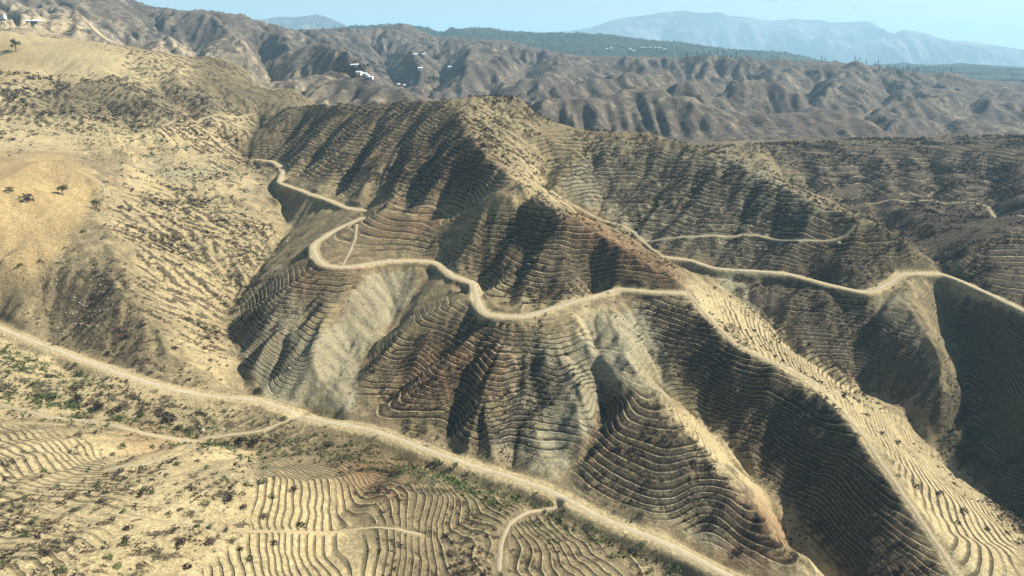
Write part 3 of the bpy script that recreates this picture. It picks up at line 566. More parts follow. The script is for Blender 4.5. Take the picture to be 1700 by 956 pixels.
# ------------------------------------------------------------------ distant hills, mountains
fr_, fc_ = 360, 560
Yd = np.geomspace(815, 4750, fr_); kd = np.linspace(-1, 1, fc_)
DX = Yd[:, None]*0.86*kd[None]+40*kd[None]; DX = DX.clip(FX0+20, FX0+FNX*FDX-20); DY = np.repeat(Yd[:, None], fc_, 1); DZ = bil(Zf, FX0, FY0, FDX, DX, DY)
DU, DV = project(DX, DY, DZ)
forest = np.clip((DY-2350)/250, 0, 1)
pal = np.clip((600-DU)/300, 0, 1)*np.clip((1500-DY)/400, 0, 1)*0.8
hills = mesh_obj('distant_hills', np.stack([DX.ravel(), DY.ravel(), DZ.ravel()], 1), gridfaces(fr_, fc_), far_material(), kind='structure')
attr_c(hills.data, 'soil', [forest, pal, bil(FSTREAK, FX0, FY0, FDX, DX, DY)*0.5+0.5, np.ones_like(pal)])
def mountain(name, crest, Y, depth, base, seed):
    P = np.array([py(u, v, Y) for u, v in crest]); n, r = 360, 90
    X = np.linspace(P[0, 0], P[-1, 0], n); top = np.interp(X, P[:, 0], P[:, 2]); top = top+Y/1132*2.0*fbm(X/Y*24, X*0, seed, 5)
    t = np.linspace(-1, 1, r); XX = np.repeat(X[None], r, 0); YY = Y+depth*t[:, None]*np.ones_like(XX)
    fall = np.abs(t)[:, None]
    Hh = base+(top[None]-base)*np.clip(1-fall, 0, 1)**0.85
    rid = 1-np.abs(fbm(XX/(depth*0.55)+0.5*fbm(XX/2000, YY/2000, seed+3, 2), YY/(depth*1.6), seed+9, 5))*2
    rid2 = 1-np.abs(fbm(XX/(depth*0.16), YY/(depth*0.4), seed+19, 4))*2
    Hh = Hh+(top[None]-base)*(0.34*(rid-0.6)+0.14*(rid2-0.6))*np.clip(fall*3, 0, 1)*np.clip((1-fall)*2.5, 0, 1)
    t2 = NT(name+'_rock'); m1 = t2.noise(0.0012, 6, 0.6); m2 = t2.noise(0.006, 5, 0.65)
    t2.color(t2.mix(t2.ramp(t2.math('ADD', m1, t2.math('MULTIPLY', m2, 0.5)), 0.6, 0.95), (0.04, 0.04, 0.038), (0.22, 0.20, 0.17)))
    t2.normal(t2.bump(m2, 120.0, 0.7))
    return mesh_obj(name, np.stack([XX.ravel(), YY.ravel(), Hh.ravel()], 1), gridfaces(r, n), t2.m, kind='structure')
mountain('mountain', [(330,75),(372,45),(400,32),(440,30),(462,26),(490,27),(527,23),(545,30),(575,42),(620,62),(680,80)], 9000, 1500, -40, 5)
mountain('mountain', [(820,78),(870,64),(907,55),(981,44),(1011,32),(1044,27),(1078,23),(1101,17),(1130,15),(1160,20),(1194,18),(1210,25),(1241,27),(1274,33),(1318,29),(1365,30),(1378,35),(1408,35),(1442,35),(1465,47),(1482,58),(1520,70),(1580,82),(1700,94),(1900,110)], 12500, 2600, -420, 15)
mountain('mountain', [(1380,90),(1440,70),(1482,55),(1502,50),(1532,54),(1579,67),(1633,72),(1700,82),(1800,92),(1950,100)], 10500, 1500, -330, 25)
pl = NT('plain_soil'); pl.color(pl.mix(pl.ramp(pl.noise(0.0015, 5), 0.35, 0.65), (0.10, 0.11, 0.06), (0.24, 0.20, 0.13)))
gx0 = np.linspace(-26000, 26000, 27); gy0 = np.concatenate([np.linspace(-6000, 4000, 11), np.linspace(5000, 26000, 22)]); PX, PY = np.meshgrid(gx0, gy0)
mesh_obj('plain', np.stack([PX.ravel(), PY.ravel(), np.where(PY < 4700, -60.0, -60-0.02*(PY-4700)).clip(-450, 0).ravel()], 1), gridfaces(len(gy0), len(gx0)), pl.m, kind='structure')

# ------------------------------------------------------------------ roads and tracks: ribbons laid on their graded beds
RM = road_material(); TM = road_material('track_dirt', 0.62)
for name, lab, hw, P in ROADS:
    S = spline(P, 1.2); d = np.gradient(S[:, :2], axis=0); d /= np.linalg.norm(d, axis=1)[:, None]+1e-9; nrm = np.stack([-d[:, 1], d[:, 0]], 1)
    offs = np.linspace(-1, 1, 7); s = np.arange(len(S))
    wv = hw*(1+0.3*fbm(s/7.0, s*0.0, 5, 3)); wv2 = hw*(1+0.3*fbm(s/7.0, s*0.0+40, 8, 3))
    ww = np.where(offs[None] < 0, wv[:, None], wv2[:, None])*offs[None]
    X = S[:, 0][:, None]+nrm[:, 0][:, None]*ww; Y = S[:, 1][:, None]+nrm[:, 1][:, None]*ww
    Z = zground(X, Y); Z = Z+0.15-0.30*np.abs(offs)[None]**2.5
    o = mesh_obj(name, np.stack([X.ravel(), Y.ravel(), Z.ravel()], 1), gridfaces(len(S), 7), RM if name == 'dirt_road' else TM, kind='structure')
    attr_f(o.data, 'edge', np.repeat(offs[None], len(S), 0))

# ------------------------------------------------------------------ sky-borne air
def haze(dens):
    x0, x1, y0, y1, z0, z1 = -27000, 27000, -6500, 27000, -480, 860
    v = [(x, y, z) for z in (z0, z1) for y in (y0, y1) for x in (x0, x1)]
    f = [(0, 2, 3, 1), (4, 5, 7, 6), (0, 1, 5, 4), (2, 6, 7, 3), (0, 4, 6, 2), (1, 3, 7, 5)]
    m = bpy.data.materials.new('haze_air'); m.use_nodes = True; nt = m.node_tree; nt.nodes.remove(nt.nodes['Principled BSDF'])
    pv = nt.nodes.new('ShaderNodeVolumePrincipled'); pv.inputs['Density'].default_value = dens; pv.inputs['Color'].default_value = (0.48, 0.78, 1.0, 1); pv.inputs['Anisotropy'].default_value = 0.12
    nt.links.new(pv.outputs[0], nt.nodes['Material Output'].inputs['Volume'])
    return mesh_obj('haze', v, f, m, kind='stuff', smooth=False)
haze(0.00010)

# ------------------------------------------------------------------ plants, stones, buildings
def hit(u, v):                        # where the sight line through (u, v) meets the finished ground
    Ys = np.concatenate([np.arange(90, 830, 0.4), np.arange(830, 4600, 2.0)]); Xs, _, Z = py(u, v, Ys); h = hmix(Xs, Ys)
    k = np.nonzero(h >= Z)[0]; k = k[0] if len(k) else len(Ys)-1
    return float(Xs[k]), float(Ys[k]), float(h[k])
def leaf_mat(name, c1, c2, sc=1.2):
    t = NT(name, 0.9); oi = t.n('ShaderNodeObjectInfo').outputs['Random']
    t.color(t.mix(t.ramp(t.math('ADD', t.noise(sc, 3), t.math('MULTIPLY', t.math('SUBTRACT', oi, 0.5), 0.3)), 0.3, 0.7), c1, c2)); return t.m
M_DRY = leaf_mat('dry_twigs', (0.026, 0.020, 0.015), (0.085, 0.062, 0.044)); M_GREEN = leaf_mat('shrub_leaves', (0.035, 0.055, 0.018), (0.10, 0.13, 0.045))
M_PINE = leaf_mat('pine_needles', (0.018, 0.030, 0.018), (0.045, 0.065, 0.035), 0.5); M_BARK = leaf_mat('bark', (0.05, 0.04, 0.03), (0.11, 0.085, 0.06), 3.0); M_OLIVE = leaf_mat('dry_tree_leaves', (0.05, 0.06, 0.02), (0.12, 0.12, 0.05))
def clump_tris(rng, n, spread, h, size, dome=True):
    """n loose leaf-like faces scattered through a dome of radius `spread` and height h"""
    out = np.zeros((n, 3, 3)); a = rng.uniform(0, 6.283, n); rr = np.sqrt(rng.uniform(0, 1, n)); zz = rng.uniform(0.12, 1, n)
    env = np.sqrt(np.clip(1-(zz*0.85)**2, 0.1, 1)) if dome else 1-0.9*zz
    ctr = np.stack([np.cos(a)*rr*env*spread, np.sin(a)*rr*env*spread, zz*h], 1)
    d = rng.normal(size=(n, 3, 3))*size; d[:, :, 2] *= 0.75
    return ctr[:, None]+d
def tri_mesh(name, T, mat):
    V = T.reshape(-1, 3); F = np.arange(len(V)).reshape(-1, 3)
    me = bpy.data.meshes.new(name); me.from_pydata(V.tolist(), [], F.tolist()); me.materials.append(mat); me.update(); return me
rg = np.random.default_rng(5)
# burnt low scrub nobody could count, as one mass
dens = lookup(SCRUB, U, Vv)*(1-rm)*(1-0.2*terr)*(1-0.9*lookup(FIELD, U, Vv))*np.clip(0.35+1.9*fbm(VX/14, VY/14, 33, 4)+0.3*bil(STREAK, NX0, NY0, NDX, VX, VY), 0.0, 1.3)
cell = np.abs(np.gradient(VX, axis=1)*np.gradient(VY, axis=0)); dens = np.maximum(dens, 0)
vis = (U > -60)&(U < 1760)&(Vv < 1010)&(VY < 720)&(VY > 100)
pw = (dens*cell*vis/np.maximum(VY, 120)**0.9).ravel(); pw = pw/pw.sum()
NS = 40000; pick = RNG.choice(pw.size, NS, p=pw)
sx = VX.ravel()[pick]+RNG.uniform(-.4, .4, NS); sy = VY.ravel()[pick]+RNG.uniform(-.4, .4, NS); sz = VZ.ravel()[pick]
protos = [clump_tris(rg, 9, 0.75, 0.8, 0.33) for _ in range(12)]
gz = VZ.ravel()
def scatter(name, X, Y, Z, size, protos, mat, label):
    T = np.zeros((len(X), protos[0].shape[0], 3, 3), np.float32); which = RNG.integers(0, len(protos), len(X)); ang = RNG.uniform(0, 6.283, len(X))
    for k, p in enumerate(protos):
        m = which == k; c, s_ = np.cos(ang[m])[:, None, None], np.sin(ang[m])[:, None, None]; q = p[None]*size[m][:, None, None, None]
        T[m] = np.stack([q[..., 0]*c-q[..., 1]*s_, q[..., 0]*s_+q[..., 1]*c, q[..., 2]], -1)
    T += np.stack([X, Y, Z], 1)[:, None, None]
    V = T.reshape(-1, 3); return mesh_obj(name, V, np.arange(len(V)).reshape(-1, 3), mat, smooth=False, kind='stuff', label=label)
scatter('dry_scrub', sx, sy, sz-0.1, (0.4+1.1*RNG.uniform(0, 1, NS)**2)*np.interp(sy, [120, 300, 700], [0.75, 1.0, 1.7]), protos, M_DRY, 'burnt low scrub scattered over the hillsides')
# green weeds along the valley gully
gm = np.maximum(lookup(GREEN, U, Vv)*(1-rm), 0)*vis*cell*(0.2+np.clip(fbm(VX/7, VY/7, 44, 3)*2, 0, 1)); pw = gm.ravel()/gm.sum(); pick = RNG.choice(pw.size, 2600, p=pw)
scatter('green_weeds', VX.ravel()[pick], VY.ravel()[pick], VZ.ravel()[pick]-0.1, RNG.uniform(0.5, 1.3, 2600), protos, M_GREEN, 'green weeds and brush along the gully beside the valley road')
# single plants, each labelled from the landmark it stands nearest to
ORD = ['', 'second ', 'third ', 'fourth ', 'fifth ', 'sixth ', 'seventh ', 'eighth ', 'ninth ', 'tenth ', 'eleventh ', 'twelfth ', 'thirteenth ', 'fourteenth ', 'fifteenth ', 'sixteenth ', 'seventeenth ', 'eighteenth ', 'nineteenth ', 'twentieth ']
ORDL = ['leftmost'] + [o.strip()+' from left' for o in ORD[1:]]
LAND = [(320, 735, 'the foreground track junction'), (205, 852, 'the faint track left end'), (700, 890, 'the faint track right end'), (0, 956, 'the bottom left corner'), (104, 322, 'the lone field tree'), (160, 342, 'the leaning tree by the tan field'),
        (510, 690, 'the valley road bend'), (925, 842, 'the mouth of the branch track'), (0, 600, 'the left end of the valley road'), (410, 640, 'the foot of the dark west gully'), (1210, 956, 'the lower end of the valley road'), (830, 522, 'the hairpin of the middle road'),
        (0, 790, 'the left edge terraces'), (1140, 485, 'the top of the long spur track'), (430, 340, 'the white cliff'), (650, 730, 'the middle of the valley road'), (1080, 680, 'the small terraced nose'), (1560, 600, 'the dark valley at right')]
PENDING = []
def place(name, me, u, v, sc, base, cat, group, pos=None):
    x, y, z = pos or hit(u, v); o = bpy.data.objects.new(name, me); C.objects.link(o); o.location = (x, y, z-0.08*sc); o.rotation_euler.z = random.uniform(0, 6.28)
    o.scale = (sc*random.uniform(.85, 1.2), sc*random.uniform(.85, 1.2), sc*random.uniform(.8, 1.15)); tag(o, None, cat, group); PENDING.append((o, u, v, base)); return o
def label_pending():
    sets = {}
    for o, u, v, base in PENDING:
        d, lu, lv, nm = min((math.hypot(u-a, v-b), a, b, n) for a, b, n in LAND)
        du, dv = u-lu, v-lv; side = ('right of' if du > 0 else 'left of') if abs(du) > abs(dv) else ('below' if dv > 0 else 'above')
        sets.setdefault((base, side, nm), []).append((d, o))
    for (base, side, nm), L_ in sets.items():
        for k, (d, o) in enumerate(sorted(L_, key=lambda q: q[0])):
            o['label'] = f"{base}, {ORD[min(k, 19)]}nearest {side} {nm}" if len(L_) > 1 else f"{base}, {side} {nm}"
bushes = [tri_mesh('shrub', clump_tris(rg, 90, 0.85, 1.15, 0.17), M_GREEN) for _ in range(4)]
drys = [tri_mesh('dry_shrub', clump_tris(rg, 70, 0.9, 0.95, 0.20), M_DRY) for _ in range(5)]
GREENS = [('green shrub on bare slope', 'green shrubs on the pale foreground slope', 1.15, [(295,772),(345,779),(372,796),(453,827),(240,814),(250,821),(436,801),(440,779),(399,762),(411,806),(342,839)]),
 ('low green shrub on terraces', 'green shrubs on the lower left terraces', 1.0, [(164,806),(96,809),(44,890),(3,826),(148,782),(74,784),(15,774),(124,849),(55,868),(206,851)]),
 ('low green shrub in brush', 'green shrubs near the bottom left edge', 1.1, [(198,943),(181,928),(100,951),(3,941),(208,905)]),
 ('green shrub by faint track', 'green shrubs by the faint foreground track', 0.9, [(416,930),(387,901),(327,876),(349,878)]),
 ('green shrub on rusty ground', 'green shrubs by the track junction', 1.2, [(205,745),(253,745),(188,757)]),
 ('green bush in gully', 'green bushes in the gully below the valley road', 1.5, [(124,677),(89,662),(198,697),(318,724),(235,692),(456,757),(431,757),(471,698),(350,738),(375,740),(300,712),(65,655)]),
 ('green bush on road verge', 'green bushes on the verge of the valley road', 1.3, [(578,741),(726,768),(756,776),(914,840),(930,868),(1068,908),(1125,947),(1075,953),(1000,900)]),
 ('green shrub on sunlit hillside', 'green shrubs on the sunlit left hillside', 1.1, [(240,478),(231,464),(374,506),(332,474),(392,476),(315,533),(320,457),(89,538)]),
 ('green bush at field edge', 'green bushes at the field edge', 1.5, [(34,444),(67,434)]),
 ('green shrub under road', 'green shrubs beneath the road at left', 1.4, [(72,615),(39,615),(126,608),(134,624),(15,577),(60,600),(150,640)])]
for lab, grp, sc, pts in GREENS:
    for (u, v) in pts: place('green_shrub', random.choice(bushes), u, v, sc*random.uniform(0.8, 1.25), lab, 'shrub', grp)
DRYS = [('dry brown shrub', 'dry shrubs on the foreground slope', 1.2, [(300,848),(280,855),(235,820),(382,825),(315,810),(170,835),(215,880),(210,895),(300,905),(350,900),(400,915),(235,940),(310,945),(200,785),(405,845),(120,900),(490,815),(500,875),(455,905),(440,860)]),
 ('big dark dry shrub', 'big dark shrubs in the gully', 2.3, [(275,690),(268,684),(285,698),(318,714),(130,665),(150,672),(165,680),(195,684),(545,742),(420,738),(400,735)]),
 ('dry shrub on hillside', 'dry shrubs on the left hillside', 1.7, [(250,430),(285,420),(320,400),(200,345),(215,350),(140,385),(270,340),(300,375),(165,500),(155,495),(330,540),(290,580),(250,620),(350,600),(215,560),(240,540),(195,520),(180,590),(300,490),(340,580)]),
 ('burnt shrub on terraces', 'burnt shrubs on the central terraces', 1.2, [(820,630),(855,605),(740,600),(770,660),(700,640),(860,650),(905,445),(880,420),(920,465),(890,500),(840,490),(935,430),(1060,560),(940,590),(1030,640),(960,640),(1150,770),(1100,800),(1060,780),(1180,860)]),
 ('burnt shrub on right spur', 'burnt shrubs on the right spur', 1.3, [(1490,735),(1465,720),(1510,700),(1600,850),(1560,820),(1590,870),(1640,880),(1660,860),(1520,810),(1400,660),(1440,690),(1340,800),(1410,740),(1300,720),(1360,870),(1450,860),(1500,900),(1280,680),(1230,915),(1285,905)])]
for lab, grp, sc, pts in DRYS:
    for (u, v) in pts: place('dry_shrub', random.choice(drys), u, v, sc*random.uniform(0.8, 1.25), lab, 'shrub', grp)
label_pending()
# trees
def tube(P, R, n=6):
    V = []; F = []
    for (x, y, z), r in zip(P, R):
        for k in range(n): a = k*6.283/n; V.append((x+r*math.cos(a), y+r*math.sin(a), z))
    for i in range(len(P)-1):
        for k in range(n): F.append((i*n+k, i*n+(k+1) % n, (i+1)*n+(k+1) % n, (i+1)*n+k))
    return V, F
def tree_meshes(h, crown_r, base, lean, rng, mat, n=220, leaf=0.28):
    V, F = tube([(0, 0, -0.3), (lean*0.15*h, 0, 0.3*h), (lean*0.3*h, 0.05*h, 0.62*h)], [0.045*h, 0.032*h, 0.014*h])
    for k in range(6):
        a = rng.uniform(0, 6.28); zb = rng.uniform(base*0.8, 0.55)*h; r = crown_r*rng.uniform(.5, .85); ox = lean*0.5*zb
        v, f = tube([(ox, 0, zb), (ox+r*0.5*math.cos(a), r*0.5*math.sin(a), zb+0.14*h), (ox+r*math.cos(a), r*math.sin(a), zb+0.2*h)], [0.016*h, 0.011*h, 0.004*h], 4)
        F += [tuple(i+len(V) for i in q) for q in f]; V += v
    tm = bpy.data.meshes.new('trunk'); tm.from_pydata(V, [], F); tm.materials.append(M_BARK); tm.update()
    T = []
    for k in range(9):
        a = rng.uniform(0, 6.28); r = crown_r*math.sqrt(rng.uniform(0, .75)); c = np.array([r*math.cos(a)+lean*0.3*h, r*math.sin(a), rng.uniform(base+.08, .86)*h]); m = n//9
        d = rng.normal(size=(m, 3)); d /= np.linalg.norm(d, axis=1)[:, None]; ctr = c+d*crown_r*0.42*rng.uniform(0.3, 1, (m, 1))*np.array([1, 1, .8]); T.append(ctr[:, None]+rng.normal(size=(m, 3, 3))*leaf)
    return tm, tri_mesh('crown', np.concatenate(T), mat)
def add_tree(name, x, y, z, meshes, label, group=None, rz=0.0, sc=1.0):
    r = bpy.data.objects.new(name, None); C.objects.link(r); r.location = (x, y, z); r.rotation_euler.z = rz; r.scale = (sc,)*3; tag(r, label, 'tree', group)
    for nm, me in zip(('trunk', 'crown'), meshes):
        o = bpy.data.objects.new(nm, me); C.objects.link(o); o.parent = r
    return r
x, y, z = hit(105, 325); add_tree('broadleaf_tree', x, y, z, tree_meshes(7.0, 3.4, .3, -.1, rg, M_OLIVE, 420, .32), 'round-crowned lone tree casting a long shadow in the tan field')
x, y, z = hit(161, 347); add_tree('broadleaf_tree', x, y, z, tree_meshes(6.2, 2.6, .35, .15, rg, M_OLIVE, 260, .30), 'thin leaning tree at the lower corner of the tan field')
x, y, z = hit(27, 86); add_tree('broadleaf_tree', x, y, z, tree_meshes(14.0, 5.0, .25, .2, rg, M_PINE, 320, .6), 'dark wind-bent tree alone on the golden upper left slope')
x, y, z = hit(47, 333); o = place('dry_shrub', drys[0], 47, 333, 4.2, '', 'shrub', None); o['label'] = 'wide dry bush beside the lone tree in the tan field'
x, y, z = hit(17, 318); o = place('green_shrub', bushes[1], 17, 318, 2.4, '', 'shrub', None); o['label'] = 'small dark bush near the left edge of the tan field'
def bare_mesh(h, rng):
    V, F = tube([(0, 0, -0.3), (0.1, 0, 0.4*h), (0.1, 0.1, h)], [0.14, 0.09, 0.02], 5)
    for k in range(10):
        a = rng.uniform(0, 6.28); zb = rng.uniform(.25, .8)*h; r = h*rng.uniform(.18, .32); v, f = tube([(0.1, 0, zb), (r*math.cos(a), r*math.sin(a), zb+.22*h)], [0.06, 0.015], 4); F += [tuple(i+len(V) for i in q) for q in f]; V += v
    me = bpy.data.meshes.new('bare_tree'); me.from_pydata(V, [], F); me.materials.append(M_BARK); me.update(); return me
for (u, v, hh, lb) in [(250, 424, 9, 'burnt bare tree, the left of two on the sunlit left hillside'), (287, 420, 7.5, 'burnt bare tree, the right of two on the sunlit left hillside'), (258, 480, 5, 'burnt leafless sapling low on the sunlit left hillside')]:
    x, y, z = hit(u, v); o = bpy.data.objects.new('bare_tree', bare_mesh(hh, rg)); C.objects.link(o); o.location = (x, y, z); tag(o, lb, 'tree')
def pine_meshes(h, rng, full=1.0):
    V, F = tube([(0, 0, -0.5), (0, 0, h*0.95)], [0.025*h, 0.004*h], 5); tm = bpy.data.meshes.new('trunk'); tm.from_pydata(V, [], F); tm.materials.append(M_BARK); tm.update()
    n = 150; zz = rng.uniform(.22, 1, n); a = rng.uniform(0, 6.28, n); r = (1.02-zz)*0.30*h*full*np.sqrt(rng.uniform(.1, 1, n)); ctr = np.stack([np.cos(a)*r, np.sin(a)*r, zz*h], 1)
    return tm, tri_mesh('crown', ctr[:, None]+rng.normal(size=(n, 3, 3))*0.045*h*np.array([1, 1, .6]), M_PINE)
pines = [pine_meshes(1.0, rg, f) for f in (.8, 1.0, 1.25)]; rounds = [tree_meshes(1.0, .42, .2, 0, rg, M_PINE, 160, .06) for _ in range(3)]
def skyline(u, y0=1600, y1=1880, back=0.0):      # the top of the burnt skyline hills on the bearing of column u
    Ys = np.arange(y0, y1, 4.0); X = Ys*((u-850)/FPX)/1.055; Z = bil(Zf, FX0, FY0, FDX, X, Ys); k = int(np.argmax((Z-CAM_H)/Ys)); Y = Ys[k]-back; x = Y*((u-850)/FPX)/1.055
    return float(x), float(Y), float(bil(Zf, FX0, FY0, FDX, np.array([x]), np.array([Y]))[0])
def row(pts, kind, h, phrase, group, back=None):
    pts = sorted(pts)
    for k, (u, v) in enumerate(pts):
        x, y, z = hit(u, v) if back is None else skyline(u, back=back*random.uniform(.3, 1)); hs = h*random.uniform(.75, 1.3); add_tree('pine_tree' if kind is pines else 'broadleaf_tree', x, y, z, random.choice(kind), f"{ORDL[k] if k < 20 else ORD[k-20].strip()+'th'} {phrase}" if k < 20 else None, group, random.uniform(0, 6), hs)
row([(1152,99),(1158,96),(1163,95),(1168,93),(1173,91),(1178,91),(1184,90),(1190,91),(1195,90),(1201,91),(1206,92),(1212,93),(1222,99),(1140,100)], pines, 15, 'dark pine of the clump on the middle skyline hill', 'pines on the middle skyline hill', 30)
row([(1364,104),(1370,103),(1420,99),(1427,101),(1439,102)], pines, 13, 'dark pine on the dome of the right skyline hill', 'pines on the dome of the right skyline', 6)
row([(1446,104),(1450,104),(1454,105),(1459,106),(1463,107),(1470,110),(1476,111),(1482,112),(1487,113),(1493,114),(1498,114),(1503,115),(1508,116),(1514,117),(1520,118),(1526,120)], pines, 15, 'dark pine of the row along the right skyline', 'pines in the row along the right skyline', 25)
row([(1473,113),(1480,115),(1488,117),(1495,118),(1502,118),(1510,120),(1580,124),(1593,128),(1598,130),(1570,132),(1583,134)], pines, 13, 'dark pine in front of the right skyline row', 'pines in front of the right skyline row', 90)
row([(645,99),(650,97),(656,98),(662,99),(668,100),(674,99),(648,102),(660,103)], rounds, 13, 'dark tree of the grove above the village', 'grove above the village')
row([(632,112),(636,117),(642,121),(646,126),(651,131),(655,134),(640,127),(660,128)], rounds, 13, 'dark tree of the grove right of the village', 'grove right of the village')
row([(565,122),(572,124),(580,121),(587,118),(600,120),(606,117),(612,113),(618,108),(575,120)], rounds, 11, 'green tree among the village houses', 'trees among the village houses')
row([(722,139),(727,136),(732,138),(737,140),(716,140)], rounds, 13, 'dark tree of the round clump behind the peak', 'round clump of trees behind the peak')
row([(712,85),(718,82),(725,98),(738,93),(745,90),(700,95),(686,97),(680,95)], rounds, 13, 'dark tree by the upper hamlet', 'trees by the upper hamlet')
row([(549,107),(560,104),(595,55),(580,52),(740,75)], rounds, 11, 'lone dark tree in the hills behind the left shoulder', 'lone trees behind the left shoulder')
row([(2,32),(8,31),(16,34),(24,36),(30,37)], rounds, 8, 'tree beside the farm buildings at the upper left edge', 'trees by the upper left farm')
# forest on the far ridge, as one mass
NF = 9000; fx_ = RNG.uniform(-1700, 2600, NF*3); fy_ = RNG.uniform(2450, 4300, NF*3); fz_ = bil(Zf, FX0, FY0, FDX, fx_, fy_); fu, fv = project(fx_, fy_, fz_)
ok = (fu > -40)&(fu < 1740)&(fbm(fx_/160, fy_/160, 71, 3) > -0.12); fx_, fy_, fz_ = fx_[ok][:NF], fy_[ok][:NF], fz_[ok][:NF]
fp = [np.array([[[0.3*math.cos(a+k), 0.3*math.sin(a+k), 0.0], [0.3*math.cos(a+k+2.6), 0.3*math.sin(a+k+2.6), 0.05], [0.05*math.cos(k), 0.05*math.sin(k), 1.0]] for k in (0, 1.1, 2.2, 3.3)]) for a in (0, .5, 1.3)]
scatter('forest', fx_, fy_, fz_, RNG.uniform(5, 9, len(fx_)), fp, M_PINE, 'dark pine forest covering the far ridge')
# houses
M_WALL = leaf_mat('white_plaster', (0.50, 0.48, 0.45), (0.62, 0.60, 0.56), 0.3); M_ROOF = leaf_mat('pale_metal_roof', (0.66, 0.68, 0.68), (0.78, 0.80, 0.80), 0.3); M_TILE = leaf_mat('clay_roof_tiles', (0.30, 0.16, 0.10), (0.40, 0.24, 0.16), 0.6); M_DARK = leaf_mat('dark_opening', (0.03, 0.03, 0.035), (0.05, 0.05, 0.06))
def boxm(name, x0, x1, y0, y1, z0, z1, mat):
    v = [(x, y, z) for z in (z0, z1) for y in (y0, y1) for x in (x0, x1)]; f = [(0, 2, 3, 1), (4, 5, 7, 6), (0, 1, 5, 4), (2, 6, 7, 3), (0, 4, 6, 2), (1, 3, 7, 5)]
    me = bpy.data.meshes.new(name); me.from_pydata(v, [], f); me.materials.append(mat); me.update(); return me
def roofm(l, d, z, rise, mat):
    v = [(-l, -d, z), (l, -d, z), (l, d, z), (-l, d, z), (-l, 0, z+rise), (l, 0, z+rise), (-l, -d, z-.25), (l, -d, z-.25), (l, d, z-.25), (-l, d, z-.25)]
    f = [(0, 1, 5, 4), (2, 3, 4, 5), (0, 4, 3), (1, 2, 5), (6, 7, 1, 0), (8, 9, 3, 2), (7, 8, 2, 1), (9, 6, 0, 3), (9, 8, 7, 6)]
    me = bpy.data.meshes.new('roof'); me.from_pydata(v, [], f); me.materials.append(mat); me.update(); return me
def house(u, v, l, d, h, label, group=None, rz=0.0, roof=None, rise=1.6, name='house', wall=None):
    x, y, z = hit(u, v); r = bpy.data.objects.new(name, None); C.objects.link(r); r.location = (x, y, z-0.4); r.rotation_euler.z = rz; tag(r, label, 'house' if name == 'house' else 'shed', group)
    def kid(nm, me, p=r): o = bpy.data.objects.new(nm, me); C.objects.link(o); o.parent = p; return o
    kid('wall', boxm('wall', -l/2, l/2, -d/2, d/2, -1.5, h, wall or M_WALL)); kid('roof', roofm(l/2+.5, d/2+.5, h+.28, rise, roof or M_ROOF))
    n = max(2, int(l/3.5)); wm = boxm('window', -.5, .5, -.06, .06, -.6, .6, M_DARK)
    for k in range(n):
        o = kid('window' if k else 'door', wm if k else boxm('door', -.5, .5, -.06, .06, -1.0, 1.0, M_DARK)); o.location = (-l/2+(k+.5)*l/n, -d/2-.04, h*0.6 if k else 1.05)
HG = 'white houses of the village'
VH = [(586,111),(592,111),(596,123),(600,124),(606,129),(610,129),(616,131)]
for k, (u, v) in enumerate(VH): house(u, v, random.uniform(5, 7), 4.5, random.uniform(2.4, 3), f'{ORDL[k]} white house of the village in the valley behind the hills', HG, random.uniform(-.4, .4))
for k, (u, v) in enumerate([(690, 94), (703, 94), (698, 117), (747, 115)]): house(u, v, 9, 7, 4.5, ['white house on the left of the upper hamlet', 'larger white house on the right of the upper hamlet', 'small white house on the slope below the upper hamlet', 'small white house at the pale cutting right of the hamlet'][k], None, .2)
for k, (u, v) in enumerate([(662, 142), (672, 144), (684, 140)]): house(u, v, 6, 5, 2.8, f'{ORDL[k]} pale roofed house of the lower hamlet behind the peak', 'pale roofed houses of the lower hamlet', .1)
for k, u in enumerate([1065, 1069, 1073, 1077, 1081, 1088, 1093, 1097]): house(u, 80.5, 6, 5, 4.5, f'{ORDL[k]} tiny white house in the row on the forested ridge', 'row of white houses on the forested ridge', .1)
for k, (u, v) in enumerate([(1007, 83), (1014, 82), (1046, 84), (1052, 86), (1103, 84)]): house(u, v, 12, 9, 6, f'{ORDL[k]} scattered white house below the row on the forested ridge', 'scattered houses on the forested ridge', .2)
house(57, 38.5, 22, 9, 3.2, 'long low shed with bright pale roof at the top left', None, -.25, None, 2.0, 'shed', leaf_mat('grey_green_boards', (0.10, 0.12, 0.10), (0.16, 0.18, 0.15)))
house(4, 31, 10, 8, 5.5, 'farmhouse with tiled roof cut by the top left edge', None, .1, M_TILE)
# boulders, fallen branch
M_ROCK = NT('pale_rock'); M_ROCK.color(M_ROCK.mix(M_ROCK.ramp(M_ROCK.noise(1.5, 4), .35, .65), (0.24, 0.21, 0.155), (0.42, 0.375, 0.29)))
def rock_mesh(rng):
    ph = (1+5**.5)/2; v = np.array([(-1, ph, 0), (1, ph, 0), (-1, -ph, 0), (1, -ph, 0), (0, -1, ph), (0, 1, ph), (0, -1, -ph), (0, 1, -ph), (ph, 0, -1), (ph, 0, 1), (-ph, 0, -1), (-ph, 0, 1)])/1.9
    f = [(0,11,5),(0,5,1),(0,1,7),(0,7,10),(0,10,11),(1,5,9),(5,11,4),(11,10,2),(10,7,6),(7,1,8),(3,9,4),(3,4,2),(3,2,6),(3,6,8),(3,8,9),(4,9,5),(2,4,11),(6,2,10),(8,6,7),(9,8,1)]
    v = v*rng.uniform(.7, 1.25, (12, 1))*np.array([1, .85, .65]); return v, np.array(f)
rk = [rock_mesh(rg) for _ in range(5)]
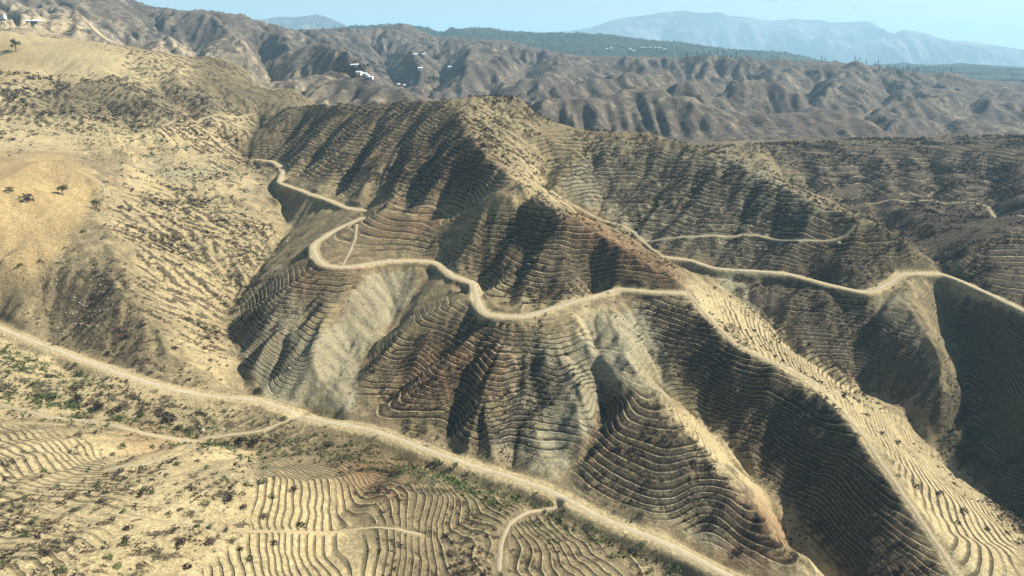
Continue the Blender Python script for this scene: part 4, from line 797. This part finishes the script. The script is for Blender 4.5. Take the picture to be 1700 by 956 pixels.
def rock(name, u, v, s, label): vv, ff = random.choice(rk); x, y, z = hit(u, v); o = mesh_obj(name, vv*s, ff, M_ROCK.m, smooth=False, label=label, cat='boulder'); o.location = (x, y, z+.1*s); return o
rock('boulder', 337, 715, 1.3, 'pale boulder above the bushes at the foreground track junction'); rock('boulder', 371, 714, 1.0, 'pale boulder beside the green bush right of the track junction')
rock('boulder', 1392, 405, 1.4, 'white rock on the bend of the eastern hillside track'); rock('boulder', 1010, 487, 1.1, 'white rock beside the middle road bend'); rock('boulder', 480, 612, 1.0, 'pale rock on the clay slope above the valley road')
NR = 2600; rp = (np.maximum(1.2*lookup(region([[(370,560),(400,570),(415,640),(395,640)], [(400,290),(450,300),(450,370),(400,360)], [(60,440),(180,420),(200,520),(100,560)], [(260,110),(400,100),(420,200),(280,160)]], 4), U, Vv)+0.06, 0)*vis*cell*(1-rm)).ravel(); pick = RNG.choice(rp.size, NR, p=rp/rp.sum())
rt = [vv[ff] for vv, ff in rk]
scatter('loose_stones', VX.ravel()[pick], VY.ravel()[pick], VZ.ravel()[pick], RNG.uniform(0.12, 0.5, NR)*np.interp(VY.ravel()[pick], [120, 600], [0.8, 2]), rt, M_ROCK.m, 'loose pale stones strewn over gully beds and cliffs')
x, y, z = hit(243, 935); V, F = tube([(0, 0, 0), (0, 0, 3.2), (0, 0, 6.5)], [.12, .10, .04], 6); o = mesh_obj('fallen_branch', V, F, M_BARK, label='long dark fallen branch on the pale slope at bottom left', cat='branch'); o.location = (x-2.5, y+1.2, z+0.35); o.rotation_euler = (math.radians(96), 0, math.radians(62))
# clouds, outside the haze
M_CLOUD = bpy.data.materials.new('cloud_vapour'); M_CLOUD.use_nodes = True; M_CLOUD.node_tree.nodes['Principled BSDF'].inputs['Base Color'].default_value = (.95, .96, .97, 1); M_CLOUD.node_tree.nodes['Principled BSDF'].inputs['Roughness'].default_value = 1
def cloud(u, v, wpx, hpx, label):
    Y = 15600.0; X, _, Z = py(u, v, Y); s = Y/FPX; V = []; F = []
    for k in range(9):
        vv, ff = rk[k % 5]; c = np.array([rg.uniform(-.4, .4)*wpx*s, rg.uniform(-60, 60), rg.uniform(-.15, .25)*hpx*s]); F += (ff+len(V)*1).tolist() if False else [[i+len(V) for i in q] for q in ff]; V += (vv*np.array([.22*wpx, .3*hpx, .42*hpx])*s+c).tolist()
    o = mesh_obj('cloud', V, F, M_CLOUD, label=label, cat='cloud'); o.location = (X, Y, Z); m = o.modifiers.new('soft', 'SUBSURF'); m.levels = 2; m.render_levels = 2
cloud(1284, 1, 24, 6, 'small white cloud at the top edge, the left and largest'); cloud(1324, 0, 8, 5, 'tiny white cloud at the top edge between two others'); cloud(1350, -1, 20, 5, 'thin white cloud cut by the top edge'); cloud(1420, 13, 7, 6, 'tiny faint cloud lowest and rightmost in the sky')
